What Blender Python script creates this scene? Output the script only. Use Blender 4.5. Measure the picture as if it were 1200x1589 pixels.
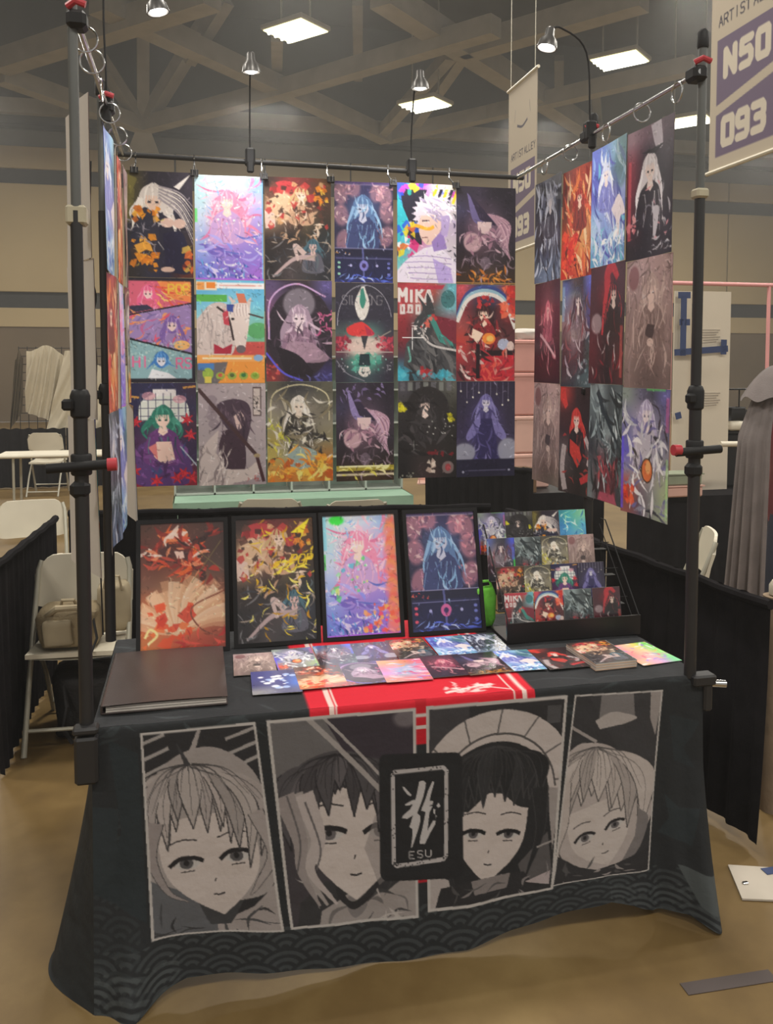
import bpy, math, random
import numpy as np
from mathutils import Vector, Matrix

for o in list(bpy.data.objects):
    bpy.data.objects.remove(o)
S = bpy.context.scene
COL = S.collection

# ------------------------------------------------------------------ camera
FPX, YAW, PITCH, PPY = 1321.0, 0.2207, 0.0573, 641.5
CAM = Vector((0.2836, -2.3614, 1.7242))
cd = bpy.data.cameras.new('camera')
cd.sensor_fit = 'VERTICAL'; cd.sensor_height = 36.0; cd.sensor_width = 27.19
cd.lens = FPX * 36.0 / 1589.0
cd.shift_y = (PPY - 794.5) / 1589.0
cd.clip_end = 200
cam = bpy.data.objects.new('camera', cd); COL.objects.link(cam)
cam.location = CAM; cam.rotation_euler = (math.pi / 2 - PITCH, 0, -YAW)
S.camera = cam

# ------------------------------------------------------------------ world, hall light, exposure
S.view_settings.view_transform = 'Standard'; S.view_settings.look = 'None'
S.view_settings.gamma = 1.0; S.view_settings.use_curve_mapping = False
S.view_settings.exposure = 0.42
W = bpy.data.worlds.new('hall_ambient'); S.world = W; W.use_nodes = True
W.node_tree.nodes['Background'].inputs[0].default_value = (1.0, 0.96, 0.90, 1)
W.node_tree.nodes['Background'].inputs[1].default_value = 0.34
HALL_W = 240.0
HAZE = 0.0048
for ix, lx in enumerate((-5.0, 2.0, 9.0, 16.0)):
    for iy, ly in enumerate((-5.0, 3.0, 11.0, 19.0)):
        L = bpy.data.lights.new('hall_light', 'AREA'); L.shape = 'RECTANGLE'
        L.size = 1.6; L.size_y = 0.9; L.energy = HALL_W; L.color = (1.0, 0.95, 0.86)
        lo = bpy.data.objects.new('hall_light', L); COL.objects.link(lo)
        lo.location = (lx, ly, 8.0)

# ------------------------------------------------------------------ helpers
_fw = Vector((math.sin(YAW) * math.cos(PITCH), math.cos(YAW) * math.cos(PITCH), -math.sin(PITCH)))
_rt = Vector((math.cos(YAW), -math.sin(YAW), 0)); _up = _rt.cross(_fw)

def at(px, py, **k):
    """Where the photograph's point (px, py) meets the world plane x=, y= or z=."""
    d = _fw + _rt * ((px - 600) / FPX) - _up * ((py - PPY) / FPX)
    a, v = list(k.items())[0]; i = 'xyz'.index(a)
    return CAM + d * ((v - CAM[i]) / d[i])

def lin(c):
    c = np.asarray(c, float) / 255.0
    return np.where(c <= 0.04045, c / 12.92, ((c + 0.055) / 1.055) ** 2.4)

def hx(s):
    if not isinstance(s, str): return s
    if len(s) == 3: s = ''.join(ch * 2 for ch in s)
    return tuple(int(s[i:i + 2], 16) for i in (0, 2, 4))

MATS = {}
def mat(name, col, rough=0.6, metal=0.0, var=0.12, scale=6.0, bump=0.0, bscale=60.0, emit=0.0, trans=0.0, alpha=1.0, sheen=0.0, detail=3.0, spec=0.5):
    if name in MATS: return MATS[name]
    m = bpy.data.materials.new(name); m.use_nodes = True
    nt = m.node_tree; b = nt.nodes['Principled BSDF']
    c = lin(hx(col))
    tc = nt.nodes.new('ShaderNodeTexCoord')
    nz = nt.nodes.new('ShaderNodeTexNoise'); nz.inputs['Scale'].default_value = scale; nz.inputs['Detail'].default_value = detail
    nt.links.new(tc.outputs['Object'], nz.inputs['Vector'])
    rp = nt.nodes.new('ShaderNodeValToRGB')
    rp.color_ramp.elements[0].position = 0.3; rp.color_ramp.elements[1].position = 0.7
    rp.color_ramp.elements[0].color = (*[max(0, x * (1 - var)) for x in c], 1)
    rp.color_ramp.elements[1].color = (*[min(1, x * (1 + var)) for x in c], 1)
    nt.links.new(nz.outputs['Fac'], rp.inputs['Fac'])
    nt.links.new(rp.outputs['Color'], b.inputs['Base Color'])
    b.inputs['Roughness'].default_value = rough; b.inputs['Metallic'].default_value = metal
    b.inputs['Specular IOR Level'].default_value = spec
    if sheen: b.inputs['Sheen Weight'].default_value = sheen
    if trans: b.inputs['Transmission Weight'].default_value = trans
    if alpha < 1: b.inputs['Alpha'].default_value = alpha
    if emit:
        b.inputs['Emission Color'].default_value = (*c, 1); b.inputs['Emission Strength'].default_value = emit
    if bump:
        n2 = nt.nodes.new('ShaderNodeTexNoise'); n2.inputs['Scale'].default_value = bscale; n2.inputs['Detail'].default_value = 4
        nt.links.new(tc.outputs['Object'], n2.inputs['Vector'])
        bp = nt.nodes.new('ShaderNodeBump'); bp.inputs['Strength'].default_value = bump; bp.inputs['Distance'].default_value = 0.01
        nt.links.new(n2.outputs['Fac'], bp.inputs['Height']); nt.links.new(bp.outputs['Normal'], b.inputs['Normal'])
    MATS[name] = m
    return m

def print_mat(name, rough=0.3, spec=0.5, coat=0.0, bump=0.0):
    """Flat print: the picture is a colour attribute on a fine grid."""
    if name in MATS: return MATS[name]
    m = bpy.data.materials.new(name); m.use_nodes = True
    nt = m.node_tree; b = nt.nodes['Principled BSDF']
    a = nt.nodes.new('ShaderNodeAttribute'); a.attribute_name = 'print'
    nt.links.new(a.outputs['Color'], b.inputs['Base Color'])
    b.inputs['Roughness'].default_value = rough; b.inputs['Specular IOR Level'].default_value = spec
    b.inputs['Coat Weight'].default_value = coat; b.inputs['Coat Roughness'].default_value = 0.12
    if bump:
        tc = nt.nodes.new('ShaderNodeTexCoord')
        n2 = nt.nodes.new('ShaderNodeTexNoise'); n2.inputs['Scale'].default_value = 14; n2.inputs['Detail'].default_value = 4
        nt.links.new(tc.outputs['Object'], n2.inputs['Vector'])
        bp = nt.nodes.new('ShaderNodeBump'); bp.inputs['Strength'].default_value = bump; bp.inputs['Distance'].default_value = 0.02
        nt.links.new(n2.outputs['Fac'], bp.inputs['Height']); nt.links.new(bp.outputs['Normal'], b.inputs['Normal'])
    MATS[name] = m
    return m

class MB:
    def __init__(s): s.v = []; s.f = []; s.mi = []
    def add(s, vs, fs, m=0):
        k = len(s.v); s.v += [tuple(v) for v in vs]
        s.f += [tuple(i + k for i in f) for f in fs]; s.mi += [m] * len(fs); return s
    def box(s, c, d, R=None, m=0, bev=0.0):
        hx_, hy, hz = d[0] / 2, d[1] / 2, d[2] / 2; c = Vector(c)
        if bev > 0:
            bev = min(bev, hx_ * .9, hy * .9, hz * .9)
            vs = []; 
            for sx in (-1, 1):
                for sy in (-1, 1):
                    for sz in (-1, 1):
                        vs += [(sx * hx_, sy * (hy - bev), sz * (hz - bev)), (sx * (hx_ - bev), sy * hy, sz * (hz - bev)), (sx * (hx_ - bev), sy * (hy - bev), sz * hz)]
            def I(sx, sy, sz, k): return ((sx > 0) * 4 + (sy > 0) * 2 + (sz > 0)) * 3 + k
            fs = []
            for sg in (-1, 1):
                fs.append([I(sg, -1, -1, 0), I(sg, 1, -1, 0), I(sg, 1, 1, 0), I(sg, -1, 1, 0)][::sg])
                fs.append([I(-1, sg, -1, 1), I(-1, sg, 1, 1), I(1, sg, 1, 1), I(1, sg, -1, 1)][::sg])
                fs.append([I(-1, -1, sg, 2), I(1, -1, sg, 2), I(1, 1, sg, 2), I(-1, 1, sg, 2)][::sg])
            for a in (-1, 1):
                for b in (-1, 1):
                    fs.append([I(-1, a, b, 1), I(1, a, b, 1), I(1, a, b, 2), I(-1, a, b, 2)])
                    fs.append([I(a, -1, b, 0), I(a, 1, b, 0), I(a, 1, b, 2), I(a, -1, b, 2)])
                    fs.append([I(a, b, -1, 0), I(a, b, 1, 0), I(a, b, 1, 1), I(a, b, -1, 1)])
                    for e in (-1, 1): fs.append([I(a, b, e, 0), I(a, b, e, 1), I(a, b, e, 2)])
        else:
            vs = [(x * hx_, y * hy, z * hz) for x in (-1, 1) for y in (-1, 1) for z in (-1, 1)]
            fs = [(0, 1, 3, 2), (4, 6, 7, 5), (0, 4, 5, 1), (2, 3, 7, 6), (0, 2, 6, 4), (1, 5, 7, 3)]
        vs = [Vector(v) for v in vs]
        if R is not None: vs = [R @ v for v in vs]
        return s.add([v + c for v in vs], fs, m)
    def bar(s, p, q, a, b=None, m=0, upv=None):
        p, q = Vector(p), Vector(q); b = b or a
        z = (q - p); L = z.length; z.normalize()
        u = Vector(upv) if upv else (Vector((0, 0, 1)) if abs(z.z) < .95 else Vector((0, 1, 0)))
        x = u.cross(z).normalized(); y = z.cross(x)
        R = Matrix((x, y, z)).transposed()
        return s.box((p + q) / 2, (a, b, L), R, m)
    def tube(s, pts, r, n=8, m=0, closed=False, caps=True):
        P = [Vector(p) for p in pts]; N = len(P)
        rs = r if isinstance(r, (list, tuple)) else [r] * N
        vs = []; prev = None
        for i in range(N):
            if closed: t = (P[(i + 1) % N] - P[i - 1])
            else: t = P[min(i + 1, N - 1)] - P[max(i - 1, 0)]
            t.normalize()
            if prev is None:
                x = t.orthogonal().normalized()
            else:
                x = prev - t * prev.dot(t)
                x = x.normalized() if x.length > 1e-6 else t.orthogonal().normalized()
            prev = x; y = t.cross(x)
            for k in range(n):
                a = 2 * math.pi * k / n
                vs.append(P[i] + (x * math.cos(a) + y * math.sin(a)) * rs[i])
        fs = []
        for i in range(N if closed else N - 1):
            j = (i + 1) % N
            for k in range(n):
                fs.append((i * n + k, i * n + (k + 1) % n, j * n + (k + 1) % n, j * n + k))
        if caps and not closed:
            fs.append(tuple(range(n))[::-1]); fs.append(tuple((N - 1) * n + k for k in range(n)))
        return s.add(vs, fs, m)
    def lathe(s, prof, n=20, c=(0, 0, 0), R=None, m=0):
        vs = []; c = Vector(c)
        for r, z in prof:
            for k in range(n):
                a = 2 * math.pi * k / n; v = Vector((r * math.cos(a), r * math.sin(a), z))
                vs.append((R @ v if R is not None else v) + c)
        fs = [(i * n + k, i * n + (k + 1) % n, (i + 1) * n + (k + 1) % n, (i + 1) * n + k) for i in range(len(prof) - 1) for k in range(n)]
        fs.append(tuple(range(n))[::-1]); fs.append(tuple((len(prof) - 1) * n + k for k in range(n)))
        return s.add(vs, fs, m)
    def grid(s, fn, nu, nv, m=0):
        vs = [fn(i / nu, j / nv) for j in range(nv + 1) for i in range(nu + 1)]
        fs = [(j * (nu + 1) + i, j * (nu + 1) + i + 1, (j + 1) * (nu + 1) + i + 1, (j + 1) * (nu + 1) + i) for j in range(nv) for i in range(nu)]
        return s.add(vs, fs, m)
    def sphere(s, c, r, n=12, m=0, sq=(1, 1, 1), R=None):
        c = Vector(c); vs = []; k = n // 2
        for j in range(k + 1):
            t = math.pi * j / k
            for i in range(n):
                a = 2 * math.pi * i / n
                v = Vector((math.sin(t) * math.cos(a) * r * sq[0], math.sin(t) * math.sin(a) * r * sq[1], math.cos(t) * r * sq[2]))
                vs.append((R @ v if R is not None else v) + c)
        fs = [(j * n + i, (j + 1) * n + i, (j + 1) * n + (i + 1) % n, j * n + (i + 1) % n) for j in range(k) for i in range(n)]
        return s.add(vs, fs, m)
    def build(s, name, mats, parent=None, smooth=True, angle=40, loc=None):
        me = bpy.data.meshes.new(name); me.from_pydata(s.v, [], s.f)
        mats = mats if isinstance(mats, (list, tuple)) else [mats]
        for m in mats: me.materials.append(m)
        me.polygons.foreach_set('material_index', s.mi)
        if smooth:
            me.polygons.foreach_set('use_smooth', [True] * len(me.polygons))
            me.set_sharp_from_angle(angle=math.radians(angle))
        me.update()
        o = bpy.data.objects.new(name, me); COL.objects.link(o)
        if parent: o.parent = parent
        if loc is not None: o.location = loc
        return o

def tag(o, label, cat, group=None):
    o['label'] = label; o['category'] = cat
    if group: o['group'] = group
    return o
def thing(name, label, cat, loc=(0, 0, 0), rz=0.0, group=None):
    o = bpy.data.objects.new(name, None); COL.objects.link(o); o.empty_display_size = .05
    o.location = loc; o.rotation_euler = (0, 0, rz)
    return tag(o, label, cat, group)
def struct(o): o['kind'] = 'structure'; return o
def dup(root, loc, rz, label):
    r = root.copy(); COL.objects.link(r); r.location = loc; r.rotation_euler = (0, 0, rz); r['label'] = label
    for ch in list(root.children):
        c = ch.copy(); COL.objects.link(c); c.parent = r
        for g in list(ch.children):
            d = g.copy(); COL.objects.link(d); d.parent = c
    return r

# ------------------------------------------------------------------ flat-print painter (numpy)
def curve(pts, k=8):
    P = np.asarray(pts, float)
    if len(P) < 3: return np.array([P[0] + (P[1] - P[0]) * t for t in np.linspace(0, 1, k)])
    E = np.vstack([2 * P[0] - P[1], P, 2 * P[-1] - P[-2]]); out = []
    for i in range(1, len(E) - 2):
        p0, p1, p2, p3 = E[i - 1:i + 3]
        for t in np.linspace(0, 1, k, endpoint=False):
            out.append(.5 * (2 * p1 + (p2 - p0) * t + (2 * p0 - 5 * p1 + 4 * p2 - p3) * t * t + (3 * p1 - p0 - 3 * p2 + p3) * t ** 3))
    out.append(P[-1]); return np.array(out)

class Cv:
    """A canvas of w x h points spanning wu x hu units, v pointing down."""
    def __init__(s, w, h, wu, hu, bg='000', ss=2):
        s.w, s.h, s.ss = w, h, ss; W_, H_ = w * ss, h * ss
        s.a = np.zeros((H_, W_, 3)); s.a[:] = hx(bg)
        s.sx, s.sy = W_ / wu, H_ / hu; s.wu, s.hu = wu, hu
        s.X = (np.arange(W_) + .5) / s.sx; s.Y = (np.arange(H_) + .5) / s.sy
    def _mix(s, y0, x0, mask, col, al):
        h, w = mask.shape; sub = s.a[y0:y0 + h, x0:x0 + w]
        k = (mask * al)[..., None]; sub[:] = sub * (1 - k) + np.asarray(hx(col), float) * k
    def _box(s, x0, y0, x1, y1):
        i0 = max(0, int(x0 * s.sx) - 1); i1 = min(len(s.X), int(x1 * s.sx) + 2)
        j0 = max(0, int(y0 * s.sy) - 1); j1 = min(len(s.Y), int(y1 * s.sy) + 2)
        return i0, i1, j0, j1
    def poly(s, pts, col, al=1.0):
        P = np.asarray(pts, float); i0, i1, j0, j1 = s._box(*P.min(0), *P.max(0))
        if i1 <= i0 or j1 <= j0: return
        X, Y = np.meshgrid(s.X[i0:i1], s.Y[j0:j1]); ins = np.zeros(X.shape, bool)
        x, y = P[:, 0], P[:, 1]; n = len(P); j = n - 1
        for i in range(n):
            if y[i] != y[j]:
                c = ((y[i] > Y) != (y[j] > Y)) & (X < (x[j] - x[i]) * (Y - y[i]) / (y[j] - y[i]) + x[i]); ins ^= c
            j = i
        s._mix(j0, i0, ins.astype(float), col, al)
    def rect(s, x0, y0, x1, y1, col, al=1.0): s.poly([(x0, y0), (x1, y0), (x1, y1), (x0, y1)], col, al)
    def ell(s, cx, cy, rx, ry, col, al=1.0, soft=0.0, rot=0.0):
        R = max(rx, ry) * (1 + soft); i0, i1, j0, j1 = s._box(cx - R, cy - R, cx + R, cy + R)
        if i1 <= i0 or j1 <= j0: return
        X, Y = np.meshgrid(s.X[i0:i1] - cx, s.Y[j0:j1] - cy)
        c, t = math.cos(rot), math.sin(rot); u = (X * c + Y * t) / rx; v = (-X * t + Y * c) / ry
        d = np.sqrt(u * u + v * v)
        s._mix(j0, i0, np.clip((1 + soft - d) / soft, 0, 1) ** 1.5 if soft else (d <= 1).astype(float), col, al)
    def line(s, pts, w0, col, w1=None, al=1.0, k=8, bulge=False):
        P = curve(pts, k) if len(pts) > 2 else np.asarray(pts, float)
        w1 = w0 if w1 is None else w1; n = len(P)
        T = np.gradient(P, axis=0); L = np.hypot(T[:, 0], T[:, 1]) + 1e-9
        N = np.stack([-T[:, 1] / L, T[:, 0] / L], 1); t = np.linspace(0, 1, n)
        w = (w0 + (w1 - w0) * t) / 2
        if bulge: w = w0 / 2 * np.sin(np.pi * np.clip(t, .04, .96))
        w = np.maximum(w, .25 / s.sx)[:, None]
        for i in range(n - 1):
            s.poly([P[i] + N[i] * w[i], P[i + 1] + N[i + 1] * w[i + 1], P[i + 1] - N[i + 1] * w[i + 1], P[i] - N[i] * w[i]], col, al)
    def base(s, rows):
        G = np.array([[hx(c) for c in r.split()] for r in rows], float); gh, gw = G.shape[:2]
        u = np.clip(s.X / s.wu * gw - .5, 0, gw - 1); v = np.clip(s.Y / s.hu * gh - .5, 0, gh - 1)
        i = np.minimum(u.astype(int), max(gw - 2, 0)); j = np.minimum(v.astype(int), max(gh - 2, 0))
        fu = (u - i)[None, :, None]; fv = (v - j)[:, None, None]
        i2 = np.minimum(i + 1, gw - 1); j2 = np.minimum(j + 1, gh - 1)
        s.a[:] = (G[j][:, i] * (1 - fu) + G[j][:, i2] * fu) * (1 - fv) + (G[j2][:, i] * (1 - fu) + G[j2][:, i2] * fu) * fv
    def chaos(s, n, cols, box, l0, l1, w, seed, ang=None, al=.9, curl=.5, mode='bulge'):
        r = random.Random(seed); cols = cols.split()
        for _ in range(n):
            x = r.uniform(box[0], box[2]); y = r.uniform(box[1], box[3])
            a = r.uniform(0, 6.3) if ang is None else ang + r.gauss(0, .35)
            L = r.uniform(l0, l1); b = a + r.uniform(-curl, curl) * 2
            p1 = (x + L * .5 * math.cos(a), y + L * .5 * math.sin(a)); p2 = (p1[0] + L * .5 * math.cos(b), p1[1] + L * .5 * math.sin(b))
            s.line([(x, y), p1, p2], w * r.uniform(.5, 1.5), r.choice(cols), al=al, k=4, bulge=True)
    def shards(s, n, cols, box, r0, r1, seed, al=.85):
        r = random.Random(seed); cols = cols.split()
        for _ in range(n):
            x = r.uniform(box[0], box[2]); y = r.uniform(box[1], box[3]); R = r.uniform(r0, r1); a = r.uniform(0, 6.3); k = r.choice((3, 4, 4, 5))
            s.poly([(x + R * r.uniform(.4, 1.2) * math.cos(a + 6.28 * i / k), y + R * r.uniform(.4, 1.2) * math.sin(a + 6.28 * i / k)) for i in range(k)], r.choice(cols), al)
    def dots(s, n, cols, box, r0, r1, seed, al=.9):
        r = random.Random(seed); cols = cols.split()
        for _ in range(n):
            R = r.uniform(r0, r1); s.ell(r.uniform(box[0], box[2]), r.uniform(box[1], box[3]), R, R, r.choice(cols), al)
    def figure(s, x, y, k, hair, skin, cloth, hl=None, dark=None, seed=1, long=1.0, body=True, eyes=True, lean=0.0):
        """A generic figure: a mass of hair, a plain oval face, a cloaked body."""
        r = random.Random(seed); hl = hl or hair; dark = dark or '222030'
        s.ell(x, y + .02 * k, .33 * k, .36 * k, hair)
        for i in range(int(14 * long)):
            sx = r.choice((-1, 1)); x0 = x + sx * k * r.uniform(.15, .3); L = k * long * r.uniform(.5, 1.15)
            s.line([(x0, y), (x0 + sx * k * r.uniform(.05, .3) + lean * k * .5, y + L * .5), (x0 + sx * k * r.uniform(-.1, .45) + lean * k, y + L)], k * r.uniform(.07, .16), r.choice((hair, hair, hl)), w1=.01 * k)
        if body:
            s.poly(curve([(x - .1 * k, y + .28 * k), (x - .42 * k, y + .55 * k), (x - .5 * k, y + 1.3 * k), (x + .5 * k, y + 1.3 * k), (x + .42 * k, y + .55 * k), (x + .1 * k, y + .28 * k)]), cloth)
            s.poly([(x - .08 * k, y + .2 * k), (x + .08 * k, y + .2 * k), (x + .14 * k, y + .42 * k), (x, y + .52 * k), (x - .14 * k, y + .42 * k)], skin)
            for i in range(7):
                x0 = x + k * r.uniform(-.4, .4)
                s.line([(x0, y + k * .55), (x0 + k * r.uniform(-.1, .1), y + k * .9), (x0 + k * r.uniform(-.2, .2), y + k * 1.3)], k * .035, r.choice((dark, hl)), w1=.01, al=.6)
        s.poly(curve([(x - .19 * k, y - .08 * k), (x - .19 * k, y + .1 * k), (x - .09 * k, y + .24 * k), (x, y + .29 * k), (x + .09 * k, y + .24 * k), (x + .19 * k, y + .1 * k), (x + .19 * k, y - .08 * k)]), skin)
        if eyes:
            for e in (-1, 1): s.line([(x + e * .05 * k, y + .08 * k), (x + e * .13 * k, y + .07 * k)], .05 * k, dark)
        for i in range(9):
            t = (i - 4) / 4
            s.line([(x + .02 * k, y - .34 * k), (x + t * .2 * k, y - .2 * k), (x + t * .25 * k + r.uniform(-.03, .03) * k, y + (.0 + .16 * abs(t)) * k)], .1 * k, hl if i % 3 == 1 else hair, w1=.01 * k)
    def text(s, str_, x, y, h, col, w=None, bold=.16, slant=0.0, gap=.22, al=1.0):
        for ch in str_:
            g = GLYPH.get(ch)
            if g:
                for st in g:
                    q = [(x + (px + slant * (1 - py)) * h * .62, y + py * h) for px, py in st]
                    for a, b in zip(q[:-1], q[1:]): s.line([a, b], bold * h, col, al=al)
                    for a in q: s.ell(a[0], a[1], bold * h / 2, bold * h / 2, col, al)
            x += h * (.62 + gap) if ch != ' ' else h * .45
        return x
    def detail(s, n=260, l0=.02, l1=.09, w=.012, seed=1, al=.55):
        r = random.Random(seed)
        for _ in range(n):
            x, y = r.uniform(0, s.wu), r.uniform(0, s.hu); j = min(int(y * s.sy), s.a.shape[0] - 1); i = min(int(x * s.sx), s.a.shape[1] - 1)
            k = r.choice((.55, .7, 1.25, 1.5)); c = np.clip(s.a[j, i] * k + (8 if k > 1 else 0), 0, 255); a = r.uniform(0, 6.3); L = r.uniform(l0, l1); b = a + r.uniform(-1, 1)
            p1 = (x + L * .5 * math.cos(a), y + L * .5 * math.sin(a)); s.line([(x, y), p1, (p1[0] + L * .5 * math.cos(b), p1[1] + L * .5 * math.sin(b))], w * r.uniform(.5, 1.6), tuple(c), al=al, k=3, bulge=True)
    def ink(s, sat=.95, lift=.03, grey=(112, 104, 106)):  # tones the print and puts a slight grey haze into its colours
        s.a[:] = np.clip(s.a * 1.06, 0, 255); m = s.a.mean(-1, keepdims=True); s.a[:] = (m + (s.a - m) * sat) * (1 - lift) + np.array(grey) * lift
    def out(s):
        n = s.ss; return s.a.reshape(s.h, n, s.w, n, 3).mean((1, 3))

GLYPH = {
 'A': [[(0, 1), (.5, 0), (1, 1)], [(.2, .65), (.8, .65)]], 'B': [[(0, 0), (0, 1), (.8, 1), (1, .75), (.8, .5), (0, .5)], [(0, 0), (.8, 0), (.9, .25), (.8, .5)]],
 'E': [[(1, 0), (0, 0), (0, 1), (1, 1)], [(0, .5), (.8, .5)]], 'S': [[(1, .12), (.8, 0), (.2, 0), (0, .22), (.2, .48), (.8, .52), (1, .78), (.8, 1), (.2, 1), (0, .88)]],
 'U': [[(0, 0), (0, .8), (.2, 1), (.8, 1), (1, .8), (1, 0)]], 'P': [[(0, 1), (0, 0), (.8, 0), (1, .25), (.8, .52), (0, .52)]],
 'O': [[(.2, 0), (0, .2), (0, .8), (.2, 1), (.8, 1), (1, .8), (1, .2), (.8, 0), (.2, 0)]], 'H': [[(0, 0), (0, 1)], [(1, 0), (1, 1)], [(0, .5), (1, .5)]],
 'I': [[(.5, 0), (.5, 1)]], 'R': [[(0, 1), (0, 0), (.8, 0), (1, .25), (.8, .52), (0, .52)], [(.5, .52), (1, 1)]], 'T': [[(0, 0), (1, 0)], [(.5, 0), (.5, 1)]],
 'L': [[(0, 0), (0, 1), (1, 1)]], 'Y': [[(0, 0), (.5, .5), (1, 0)], [(.5, .5), (.5, 1)]], 'N': [[(0, 1), (0, 0), (1, 1), (1, 0)]],
 'G': [[(1, .15), (.8, 0), (.2, 0), (0, .2), (0, .8), (.2, 1), (.8, 1), (1, .8), (1, .5), (.6, .5)]], 'K': [[(0, 0), (0, 1)], [(1, 0), (0, .55)], [(.3, .4), (1, 1)]],
 'M': [[(0, 1), (0, 0), (.5, .6), (1, 0), (1, 1)]], '5': [[(1, 0), (.05, 0), (0, .45), (.8, .42), (1, .62), (1, .85), (.8, 1), (0, 1)]],
 '0': [[(.1, 0), (0, .1), (0, .9), (.1, 1), (.9, 1), (1, .9), (1, .1), (.9, 0), (.1, 0)]],
 '9': [[(1, .52), (.15, .52), (0, .4), (0, .12), (.15, 0), (.85, 0), (1, .12), (1, .85), (.85, 1), (0, 1)]],
 '3': [[(0, 0), (.85, 0), (1, .12), (1, .38), (.85, .48), (.3, .48)], [(.85, .48), (1, .6), (1, .88), (.85, 1), (0, 1)]],
 'X': [[(0, 0), (1, 1)], [(1, 0), (0, 1)]],
}

def print_mesh(name, P, colors, mats, back=None, back_step=6):
    """Grid mesh from P (h,w,3 points) with per-point print colours; optional white reverse set behind by `back` vector."""
    h, w = P.shape[:2]
    idx = np.arange(h * w).reshape(h, w)
    q = np.stack([idx[:-1, :-1], idx[1:, :-1], idx[1:, 1:], idx[:-1, 1:]], -1).reshape(-1, 4)
    V = P.reshape(-1, 3); mi = np.zeros(len(q), int); cols = lin(colors).reshape(-1, 3)
    if back is not None:
        jj = np.unique(np.r_[np.arange(0, h, back_step), h - 1]); ii = np.unique(np.r_[np.arange(0, w, back_step), w - 1])
        B = P[jj][:, ii] + np.asarray(back); id2 = np.arange(B.shape[0] * B.shape[1]).reshape(B.shape[:2]) + len(V)
        q2 = np.stack([id2[:-1, :-1], id2[:-1, 1:], id2[1:, 1:], id2[1:, :-1]], -1).reshape(-1, 4)
        V = np.vstack([V, B.reshape(-1, 3)]); q = np.vstack([q, q2]); mi = np.r_[mi, np.ones(len(q2), int)]
        cols = np.vstack([cols, np.full((B.shape[0] * B.shape[1], 3), .7)])
    me = bpy.data.meshes.new(name)
    me.vertices.add(len(V)); me.vertices.foreach_set('co', V.astype(np.float32).ravel())
    me.loops.add(q.size); me.loops.foreach_set('vertex_index', q.astype(np.int32).ravel())
    me.polygons.add(len(q)); me.polygons.foreach_set('loop_start', np.arange(0, q.size, 4, dtype=np.int32))
    me.update(calc_edges=True)
    me.polygons.foreach_set('material_index', mi.astype(np.int32)); me.polygons.foreach_set('use_smooth', [True] * len(q))
    at_ = me.attributes.new('print', 'FLOAT_COLOR', 'POINT')
    at_.data.foreach_set('color', np.c_[cols, np.ones(len(cols))].astype(np.float32).ravel())
    for m in mats: me.materials.append(m)
    me.update(); return me

# ------------------------------------------------------------------ materials
M_BLACK = mat('black_powder_coat', '201f20', .5, 0, .1)
M_BLACKPL = mat('black_plastic', '181718', .55, spec=.3)
M_GREYPOLE = mat('dark_grey_pole', '5c5e5c', .5, .2, .08)
M_CHROME = mat('chrome', 'c8c8c8', .22, 1.0, .05)
M_RED = mat('red_plastic', 'b0323c', .45)
M_WHITEPL = mat('white_plastic', 'd8d0bc', .5, 0, .05)
M_GREYMETAL = mat('grey_enamel_tube', 'b4b0a0', .4, .3, .08)
M_DRAPE = mat('black_drape_cloth', '1e1c1e', .95, 0, .2, 12, .2, 180, spec=.08)
M_PAPER = mat('white_paper', 'c9c2ba', .7, 0, .04)
M_PRINT = print_mat('glossy_art_print', .34, .4)
M_FOIL = print_mat('holographic_art_print', .22, .7, .5)  # the rainbow sheen of these prints is painted into their colours
M_CLOTHPRINT = print_mat('printed_polyester_cloth', .75, .2, 0, .35)
M_SLEEVE = print_mat('sleeved_art_print', .25, .5, .35)

# ------------------------------------------------------------------ setting: floor, walls, ceiling
X0, X1, Y0, Y1, ZC = -14.0, 30.0, -9.0, 25.0, 12.5
def floor_material():
    m = bpy.data.materials.new('stained_concrete'); m.use_nodes = True; nt = m.node_tree; b = nt.nodes['Principled BSDF']
    tc = nt.nodes.new('ShaderNodeTexCoord'); nz = nt.nodes.new('ShaderNodeTexNoise'); nz.inputs['Scale'].default_value = 1.3; nz.inputs['Detail'].default_value = 6; nz.inputs['Roughness'].default_value = .6
    n2 = nt.nodes.new('ShaderNodeTexNoise'); n2.inputs['Scale'].default_value = 7; n2.inputs['Detail'].default_value = 5
    nt.links.new(tc.outputs['Object'], nz.inputs['Vector']); nt.links.new(tc.outputs['Object'], n2.inputs['Vector'])
    mx = nt.nodes.new('ShaderNodeMath'); mx.operation = 'MULTIPLY_ADD'; mx.inputs[1].default_value = .35
    nt.links.new(n2.outputs['Fac'], mx.inputs[0]); nt.links.new(nz.outputs['Fac'], mx.inputs[2])
    rp = nt.nodes.new('ShaderNodeValToRGB'); e = rp.color_ramp.elements
    e[0].position = .45; e[0].color = (*lin(hx('5f4b2c')), 1); e[1].position = .9; e[1].color = (*lin(hx('836d45')), 1)
    x = rp.color_ramp.elements.new(.68); x.color = (*lin(hx('715b36')), 1)
    nt.links.new(mx.outputs[0], rp.inputs['Fac']); nt.links.new(rp.outputs['Color'], b.inputs['Base Color'])
    b.inputs['Roughness'].default_value = .48; b.inputs['Specular IOR Level'].default_value = .35
    return m
struct(MB().box(((X0 + X1) / 2, (Y0 + Y1) / 2, -.1), (X1 - X0, Y1 - Y0, .2)).build('floor', floor_material(), smooth=False))
M_CEIL = mat('dark_roof_deck', '6a6a68', .9, 0, .12, .6)
M_BEAM = mat('beige_painted_steel', 'a39f96', .75, 0, .1, 2)
M_WALLB = mat('brown_lower_wall', '6e5e49', .85, 0, .12, .5)
M_TAN = mat('tan_wall_panel', 'a8946e', .8, 0, .05, .5)
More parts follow.
